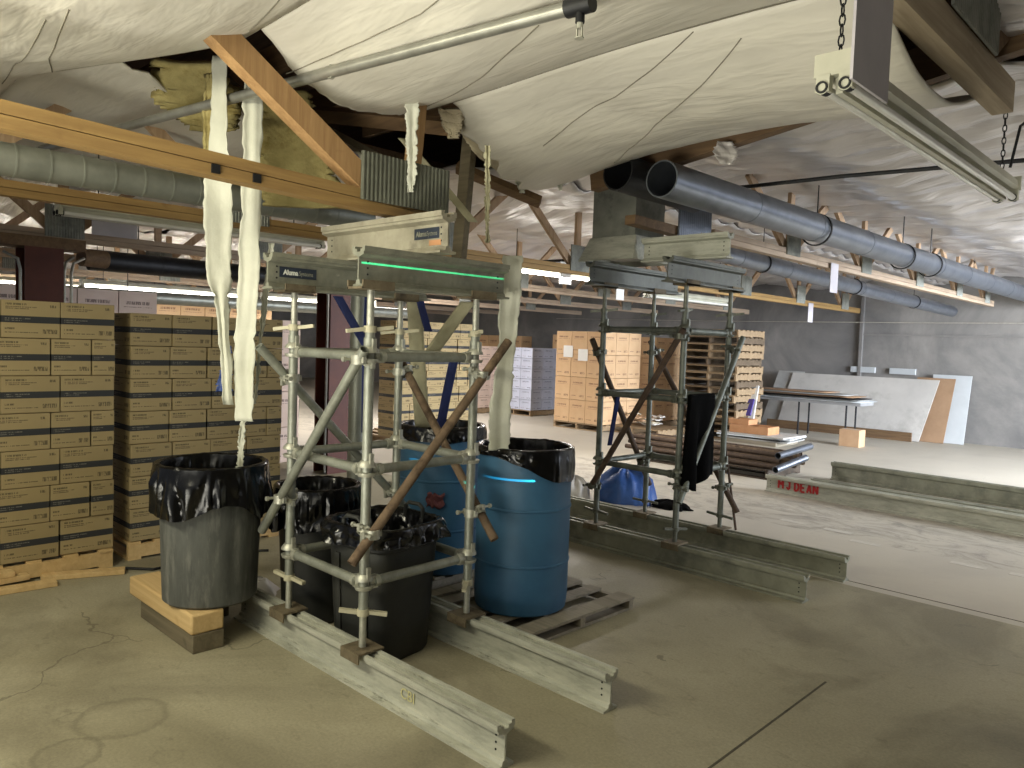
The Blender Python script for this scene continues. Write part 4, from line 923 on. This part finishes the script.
# ================================================================== RIGHT BACK CORNER
# pallet stack
first = None; rg2 = random.Random(5)
for i in range(15):
    lab = f'wooden pallet in the tall stack behind the far tower, {ORD[i+1]} from the floor'
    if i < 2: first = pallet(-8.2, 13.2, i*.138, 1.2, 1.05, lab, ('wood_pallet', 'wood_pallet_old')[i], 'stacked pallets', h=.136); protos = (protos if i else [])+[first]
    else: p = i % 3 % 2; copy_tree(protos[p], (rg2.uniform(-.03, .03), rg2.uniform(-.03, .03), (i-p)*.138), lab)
pallet(-9.2, 12.2, 0, 1.2, 1.0, 'pallet carrying the scrap heap left of the pallet stack', 'wood_pallet')
rg3 = random.Random(11)
for i in range(9):
    x, y = -8.9+rg3.uniform(0, .8), 12.35+rg3.uniform(0, .6); s = rg3.uniform(.15, .32); z = .132+.05*(i//3)
    o = MB().sheet(lambda u, w: V((x+(u-.5)*s*1.4, y+(w-.5)*s, z+.06+.05*noise.noise(V((u*3+i, w*3, i)))+.02*(i % 4))), 8, 8).build('packaging_scrap', ('plastic_white', 'fiber_pale', 'brownbox')[i % 3], solid=.012)
    tag(o, 'crumpled packaging scrap on the low pallet left of the pallet stack', 'scrap', 'packaging scraps on the low pallet')
# table with sheets
tb = thing('folding_table', (-6.3, 15.5, 0), 'long grey folding table loaded with flat sheets before the far wall', 'table')
MB().mm((-7.65, 15.2, .685), (-5.45, 15.9, .745)).build('tabletop', 'tabletop', tb, bevel=.006)
for x in (-6.7, -5.75):
    for y in (15.3, 15.8): MB().tube((x, y, 0), (x, y, .71), .018, n=10).build('leg', 'dark_metal', tb)
for i, (x0, x1, y0, y1, z, mt, lab) in enumerate(((-7.75, -5.4, 15.15, 15.95, .747, 'board_pale', 'pale sheet at the bottom of the pile on the table'), (-7.7, -5.45, 15.2, 16.0, .775, 'sheetgrey', 'grey sheet second in the pile on the table'),
                                                  (-7.9, -5.45, 15.1, 15.8, .80, 'dark_metal', 'dark sheet third in the pile on the table'), (-8.05, -5.6, 15.2, 15.9, .83, 'board_brown', 'brown sheet fourth in the pile on the table'), (-7.7, -5.7, 15.15, 15.8, .862, 'sheetgrey', 'grey sheet fifth in the pile on the table'), (-8.0, -6.1, 15.2, 15.85, .892, 'board_brown', 'short brown sheet on top of the pile on the table'))):
    def fn(u, w, x0=x0, x1=x1, y0=y0, y1=y1, z=z): return V((x0+(x1-x0)*u, y0+(y1-y0)*w, z+.008+.010*max(0, (u-.7))*3))
    tag(MB().sheet(fn, 10, 2).build('flat_sheet', mt, solid=.016), lab, 'sheet')
# boards leaning on the wall
def lean(x0, x1, yb, yt, h, t, mat, label, z0=0, name='leaning_board', x0t=None, x1t=None):
    y = V((0, yb, z0)); n = V((0, -(h), (yt-yb))).normalized()*t
    x0t = x0 if x0t is None else x0t; x1t = x1 if x1t is None else x1t
    q = [V((x0, yb, z0)), V((x1, yb, z0)), V((x1t, yt, z0+h)), V((x0t, yt, z0+h))]
    m = MB(); m.add(q+[p+n for p in q], [(0, 1, 2, 3), (7, 6, 5, 4), (0, 4, 5, 1), (1, 5, 6, 2), (2, 6, 7, 3), (3, 7, 4, 0)])
    return tag(m.build(name, mat, smooth=0), label, 'board')
lean(-7.7, -4.75, 16.45, 16.85, 1.22, .02, 'board_white', 'large white wallboard leaning on the far wall with pencil marks', x0t=-7.55, x1t=-4.55)
lean(-4.95, -4.36, 16.62, 16.98, 1.26, .02, 'board_brown', 'brown fibreboard leaning behind the large white wallboard', x0t=-5.0, x1t=-4.30)
lean(-4.6, -4.05, 16.80, 17.12, 1.33, .02, 'board_pale', 'pale foam board leaning rightmost against the far wall', x0t=-4.75, x1t=-4.05)
lean(-8.1, -7.5, 16.5, 16.9, 1.25, .02, 'sheetgrey', 'grey board leaning left of the white wallboard', x0t=-7.9, x1t=-7.3)
tag(MB().bar((-7.85, 16.32, .09), (-4.85, 16.32, .09), .05, .18).build('timber', 'wood_dark'), 'long dark timber lying at the foot of the leaning wallboard', 'timber')
for x, lab in ((-6.15, 'left'), (-5.35, 'right')):
    tag(MB().mm((x-.25, 17.13, 1.30), (x+.25, 17.2, 1.42)).build('foam_block', 'board_pale', smooth=0), f'small pale foam piece above the leaning wallboard, {lab} of two', 'foam')
# cardboard box on floor
cb = thing('cardboard_box', (-5.3, 14.5, 0), 'plain brown cardboard box alone on the floor before the leaning boards', 'box')
MB().mm((-5.48, 14.3, 0), (-5.12, 14.6, .31)).build('box_body', 'brownbox', cb, smooth=0, bevel=.006)
MB().mm((-5.48, 14.42, .31), (-5.12, 14.48, .312)).build('tape_strip', 'tape', cb, smooth=0)
# stack of flat sheets with trays
zz = 0
for i, (mt, dx, dy, a, lab) in enumerate((('wood_pallet_dark', 1.0, .9, .0, 'lowest, dark'), ('sheetgrey', 1.3, .9, .08, 'second'), ('dark_metal', 1.2, .85, -.05, 'third, black'), ('board_pale', 1.35, .95, .12, 'fourth, pale'), ('board_white', 1.3, .9, -.03, 'topmost, white'))):
    th = .07 if i == 0 else .022
    R = Matrix.Rotation(a, 3, 'Z'); tag(MB().box((-6.55, 13.4, zz+th/2), (dx, dy, th), R).build('flat_sheet', mt, smooth=0), f'flat sheet in the low pile under the orange trays, {lab}', 'sheet'); zz += th+.004
def tray(x, y, z, dx, dy, h, label, mat='orange'):
    t = thing('wooden_tray', (x, y, z), label, 'tray'); w = .018
    MB().mm((x-dx/2, y-dy/2, z), (x+dx/2, y+dy/2, z+.01)).build('tray_bottom', mat, t, smooth=0)
    for a, b in (((x-dx/2, y-dy/2, z+.01), (x+dx/2, y-dy/2+w, z+h)), ((x-dx/2, y+dy/2-w, z+.01), (x+dx/2, y+dy/2, z+h)), ((x-dx/2, y-dy/2+w, z+.01), (x-dx/2+w, y+dy/2-w, z+h)), ((x+dx/2-w, y-dy/2+w, z+.01), (x+dx/2, y+dy/2-w, z+h))):
        MB().mm(a, b).build('tray_side', mat, t, smooth=0)
tray(-6.62, 13.25, zz, .75, .45, .14, 'orange wooden tray lying wide on the flat sheets')
tray(-6.85, 13.25, zz+.142, .4, .35, .10, 'small orange wooden tray stacked on the wide orange tray')
pp = thing('printed_panel', (-7.05, 13.45, .16), 'narrow printed yellow and purple panel leaning behind the orange trays', 'panel')
MB().bar((-6.98, 13.62, .16), (-7.06, 13.98, 1.0), .26, .03, (0, -1, 0)).build('panel_board', 'paper', pp, smooth=0)
MB().bar((-7.08, 13.60, .17), (-7.16, 13.96, .98), .06, .034, (0, -1, 0)).build('yellow_stripe', 'yellow', pp, smooth=0)
MB().bar((-6.96, 13.61, .45), (-6.99, 13.80, .75), .14, .034, (0, -1, 0)).build('purple_print', 'purple', pp, smooth=0)
# bundle of tubes on dark pallets
pallet(-6.5, 9.55, 0, 1.95, 1.0, 'dark pallet under the bundle of rusty tubes', 'wood_darker')
k = 0
for lay in range(3):
    for i in range(5-lay):
        y = 9.65+.19*i+.08*lay; z = .132+.035+lay*.072; e = rg3.uniform(-.15, .1)
        tag(MB().tube((-6.9, y, z), (-4.45+e, y, z), .033, n=12, hollow=.005).build('steel_tube', ('rust_dark', 'rust', 'rust_dark')[i % 3]), f'rusty tube in the bundle behind the stencilled beam, {ORD[lay+1]} layer, {ORD[i+1]} from the front', 'tube', 'tubes in the bundle')
for (p0, p1, lab) in (((-4.40, 9.50, .345), (-4.32, 10.3, .42), 'bright galvanized tube across the right end of the bundle, upper'), ((-4.36, 9.36, .18), (-4.24, 9.98, .30), 'bright galvanized tube across the right end of the bundle, lower')):
    tag(MB().tube(p0, p1, .045, n=16, hollow=.006).build('steel_tube', 'duct_blue'), lab, 'tube')
# tarp, bag and jacket at the far tower
def lump(c, rx, ry, h, seed, mat, name, label, cat, amp=.35):
    prof = [(1.0, 0), (1.02, .12), (.95, .35), (.78, .65), (.5, .88), (.2, .98), (.001, 1.0)]
    def fn(k, a, r, z):
        q = 1+amp*noise.noise(V((cos(a)*2+seed, sin(a)*2, z*2)))+.12*noise.noise(V((cos(a)*7+seed, sin(a)*7, z*6)))
        return r*q, z*h*(1+.25*noise.noise(V((cos(a)*2, sin(a)*2, seed))))
    m = MB().lathe((0, 0, 0), prof, 48, fn); m.v = [V(c)+V((p.x*rx, p.y*ry, p.z)) for p in m.v]
    return tag(m.build(name, mat, smooth=60), label, cat)
lump((-4.95, 6.95, 0), .34, .30, .36, 2, 'tarp', 'tarpaulin', 'crumpled blue tarpaulin heap on the floor behind the far tower', 'tarp')
lump((-5.35, 6.55, 0), .18, .16, .24, 6, 'plastic_white', 'plastic_bag', 'crumpled pale plastic bag left of the blue tarpaulin', 'bag')
lump((-4.4, 7.0, 0), .22, .14, .08, 9, 'black', 'dark_cloth', 'dark crumpled cloth on the floor right of the blue tarpaulin', 'cloth')
def jacket(u, w):
    y = 5.15+.36*u; z = 1.345-.70*w-.05*sin(u*5)*w
    return V((-3.13+.03*sin(u*9)*w-.02*w*cos(u*14)+.02, y+.04*w*(u-.5)-.02*w, z))
tag(MB().sheet(jacket, 24, 24).build('jacket', 'black', smooth=70, solid=.03), 'black jacket hung over a ledger of the far tower', 'jacket')

# ================================================================== HANGING STRIPS AND STRAPS
def ribbon(pts, widths, mat, label, name='torn_strip', cat='strip', twist=0, jag=.014, seed=0, thick=.004, wdir=(.7, .72, 0)):
    """vertical torn strip: pts run downwards"""
    pts = [V(p) for p in pts]; n = 60; m = len(pts)-1; W_ = V(wdir).normalized(); N_ = W_.cross(V((0, 0, 1)))
    def at(arr, t):
        f = min(t*m, m-1e-6); i = int(f); g = f-i; g = g*g*(3-2*g) if not isinstance(arr[0], V) else g; return arr[i]*(1-g)+arr[i+1]*g
    def fn(u, w):
        p = at(pts, w); wd = at(widths, w); an = twist*sin(w*5+seed); d = W_*cos(an)+N_*sin(an)
        e = (u-.5)*2; j = jag*noise.noise(V((w*16+seed, e*2, seed)))+jag*.9*noise.noise(V((w*47+seed, e*2, seed)))
        return p+d*(e*(wd/2+j))+N_*(.018*noise.noise(V((u*2.4, w*4+seed, 1)))+.02*(e*e-.5)*wd*4)
    return tag(MB().sheet(fn, 8, n).build(name, mat, smooth=60, solid=thick), label, cat)
ribbon([(-4.133, 1.902, 3.191), (-4.138, 1.902, 2.765), (-4.133, 1.902, 2.426), (-4.090, 1.892, 2.039), (-4.056, 1.902, 1.797), (-4.017, 1.921, 1.303)], [.10, .13, .155, .13, .06, .05], 'strip', 'white torn plastic strip hanging from the roof hole, left one, tapering over the left bin', seed=1, twist=.5)
ribbon([(-4.017, 2.038, 3.152), (-4.012, 2.033, 2.571), (-3.988, 2.013, 1.990), (-3.978, 1.989, 1.506), (-3.949, 1.980, 1.216)], [.095, .10, .115, .12, .10], 'strip', 'white torn plastic strip hanging from the roof hole, wide right one above the left bin', seed=4, twist=.25)
ribbon([(-4.05, 2.03, 1.26), (-4.055, 2.02, 1.1), (-4.06, 2.01, .90)], [.015, .035, .03], 'strip', 'thin white strip tip trailing down into the grey bin', seed=7)
ribbon([(-3.98, 2.14, 2.20), (-4.0, 2.12, 1.9), (-4.02, 2.10, 1.6), (-4.035, 2.085, 1.30)], [.035, .03, .018, .010], 'strip', 'narrow white tape hanging from the left end of the stringer', seed=9)
ribbon([(-4.36, 1.95, 3.15), (-4.34, 1.95, 2.9), (-4.31, 1.95, 2.55), (-4.26, 1.96, 2.1)], [.05, .09, .07, .05], 'fiber', 'yellow fibreglass tuft hanging beside the left torn strip', name='fibreglass_tuft', cat='insulation', seed=3, thick=.03)
ribbon([(-4.19, 2.0, 1.62), (-4.19, 1.99, 1.5), (-4.20, 1.98, 1.36)], [.03, .06, .09], 'bluecap', 'small blue plastic funnel hanging at the tip of the left torn strip', name='blue_film', cat='film', seed=2)
ribbon([(-3.10, 3.16, 2.19), (-3.11, 3.16, 1.95), (-3.12, 3.15, 1.6), (-3.14, 3.14, 1.3), (-3.14, 3.14, 1.065)], [.11, .12, .095, .125, .12], 'strip', 'white plastic strip draped over the stringer end and hanging into the right blue drum', seed=11)
ribbon([(-3.42, 2.66, 2.99), (-3.42, 2.66, 2.8), (-3.41, 2.66, 2.62), (-3.41, 2.655, 2.50)], [.075, .06, .055, .03], 'strip', 'short white torn strip hanging in front of the ribbed plate', seed=13)
ribbon([(-3.15, 2.98, 2.78), (-3.16, 3.0, 2.5), (-3.17, 3.02, 2.25)], [.03, .025, .015], 'strap_tan', 'thin frayed tan strip hanging from the torn blanket edge', seed=15)
ribbon([(-4.55, 1.90, 3.24), (-4.75, 2.05, 3.10), (-4.85, 2.2, 2.98)], [.35, .5, .3], 'fiber', 'brownish yellow fibreglass batt hanging in the roof hole, left piece', name='fibreglass_batt', cat='insulation', jag=.06, seed=21, thick=.05)
ribbon([(-4.45, 2.45, 3.2), (-4.4, 2.5, 2.85), (-4.38, 2.58, 2.5)], [.30, .42, .52], 'fiber', 'brownish yellow fibreglass batt hanging behind the broken truss diagonal', name='fibreglass_batt', cat='insulation', jag=.06, seed=23, thick=.05)
ribbon([(-3.62, 3.2, 3.1), (-3.72, 3.55, 2.95), (-3.82, 3.9, 2.85)], [.18, .22, .12], 'fiber_pale', 'pale fibreglass tuft on the ragged edge of the deep blanket', name='fibreglass_tuft', cat='insulation', seed=25, thick=.05)
ribbon([(-3.90, 4.02, 2.93), (-3.90, 4.03, 2.86), (-3.89, 4.04, 2.77)], [.14, .09, .03], 'strip', 'small ragged white shred at the lowest tip of the torn blanket', seed=41)
ribbon([(-3.72, 4.22, 2.92), (-3.71, 4.23, 2.86), (-3.70, 4.24, 2.80)], [.10, .05, .02], 'strip', 'tiny white shred hanging right of the torn blanket tip', seed=43)
ribbon([(-3.62, 3.12, 3.10), (-3.64, 3.14, 3.02), (-3.63, 3.15, 2.93)], [.16, .12, .05], 'fiber_pale', 'pale fluffy tuft at the upper corner of the torn blanket', name='fibreglass_tuft', cat='insulation', seed=45, thick=.03)
ribbon([(-2.62, 4.62, 3.06), (-2.6, 4.60, 2.98), (-2.58, 4.58, 2.90)], [.10, .16, .08], 'foil', 'torn silver foil flap hanging below the wooden roof beam', name='foil_flap', cat='insulation', seed=31, thick=.004)
# webbing straps
def strap(p0, p1, w, mat, label, bulge=.03):
    p0, p1 = V(p0), V(p1); d = (p1-p0).normalized(); sd = V((.7, .72, 0))
    fn = lambda u, v: p0+(p1-p0)*v+sd*((u-.5)*w)+V((.7, -.7, 0))*(bulge*sin(pi*v)+.004*sin(u*6))
    tag(MB().sheet(fn, 4, 24).build('webbing_strap', mat, smooth=60, solid=.003), label, 'strap')
strap((-4.25, 2.75, 1.95), (-4.15, 2.98, 1.55), .06, 'strap_blue', 'navy strap slanting down behind the left stringer')
strap((-4.32, 3.03, 1.97), (-4.32, 3.03, 1.05), .045, 'strap_blue', 'navy strap hanging straight down behind the front tower leg')
strap((-4.05, 3.21, 1.95), (-4.0, 3.27, 1.1), .10, 'strap_tan', 'wide beige strap hanging inside the near tower')
strap((-3.75, 3.42, 1.95), (-3.93, 3.28, 1.62), .10, 'strap_tan', 'beige strap slanting beside the right tower leg')
strap((-4.02, 3.22, 1.99), (-3.98, 3.28, 1.75), .05, 'strap_blue', 'short navy strap crossing the wide beige strap')
strap((-3.82, 3.38, 1.6), (-3.88, 3.32, 1.1), .06, 'strap_blue', 'navy strap end hanging right of the wide beige strap')
strap((-4.35, 2.6, 3.05), (-3.9, 3.05, 2.5), .07, 'strap_blue', 'navy and white twisted strap slanting in the roof hole')
strap((-4.18, 2.79, 2.86), (-4.06, 2.91, 2.70), .074, 'strip', 'white wrapped part of a slanting strap inside the roof hole', bulge=.05)
strap((-3.95, 3.0, 2.95), (-3.65, 3.35, 2.45), .06, 'strap_tan', 'tan strap slanting right of the short torn strip')
strap((-3.96, 5.40, 1.30), (-4.05, 5.42, .82), .04, 'strap_blue', 'blue strap hanging on the left leg of the far tower', .0)
# floor tape marks
for i, (x, y) in enumerate(((-2.46, 7.16), (-1.62, 7.10), (-1.20, 7.12), (-2.80, 7.42), (-3.25, 7.45))):
    tag(MB().mm((x-.13, y-.045, .0005), (x+.13, y+.045, .002)).build('floor_mark', 'tape', smooth=0), f'pale tape mark on the floor before the stencilled beam, {ORD[i+1]} of five', 'floor mark')
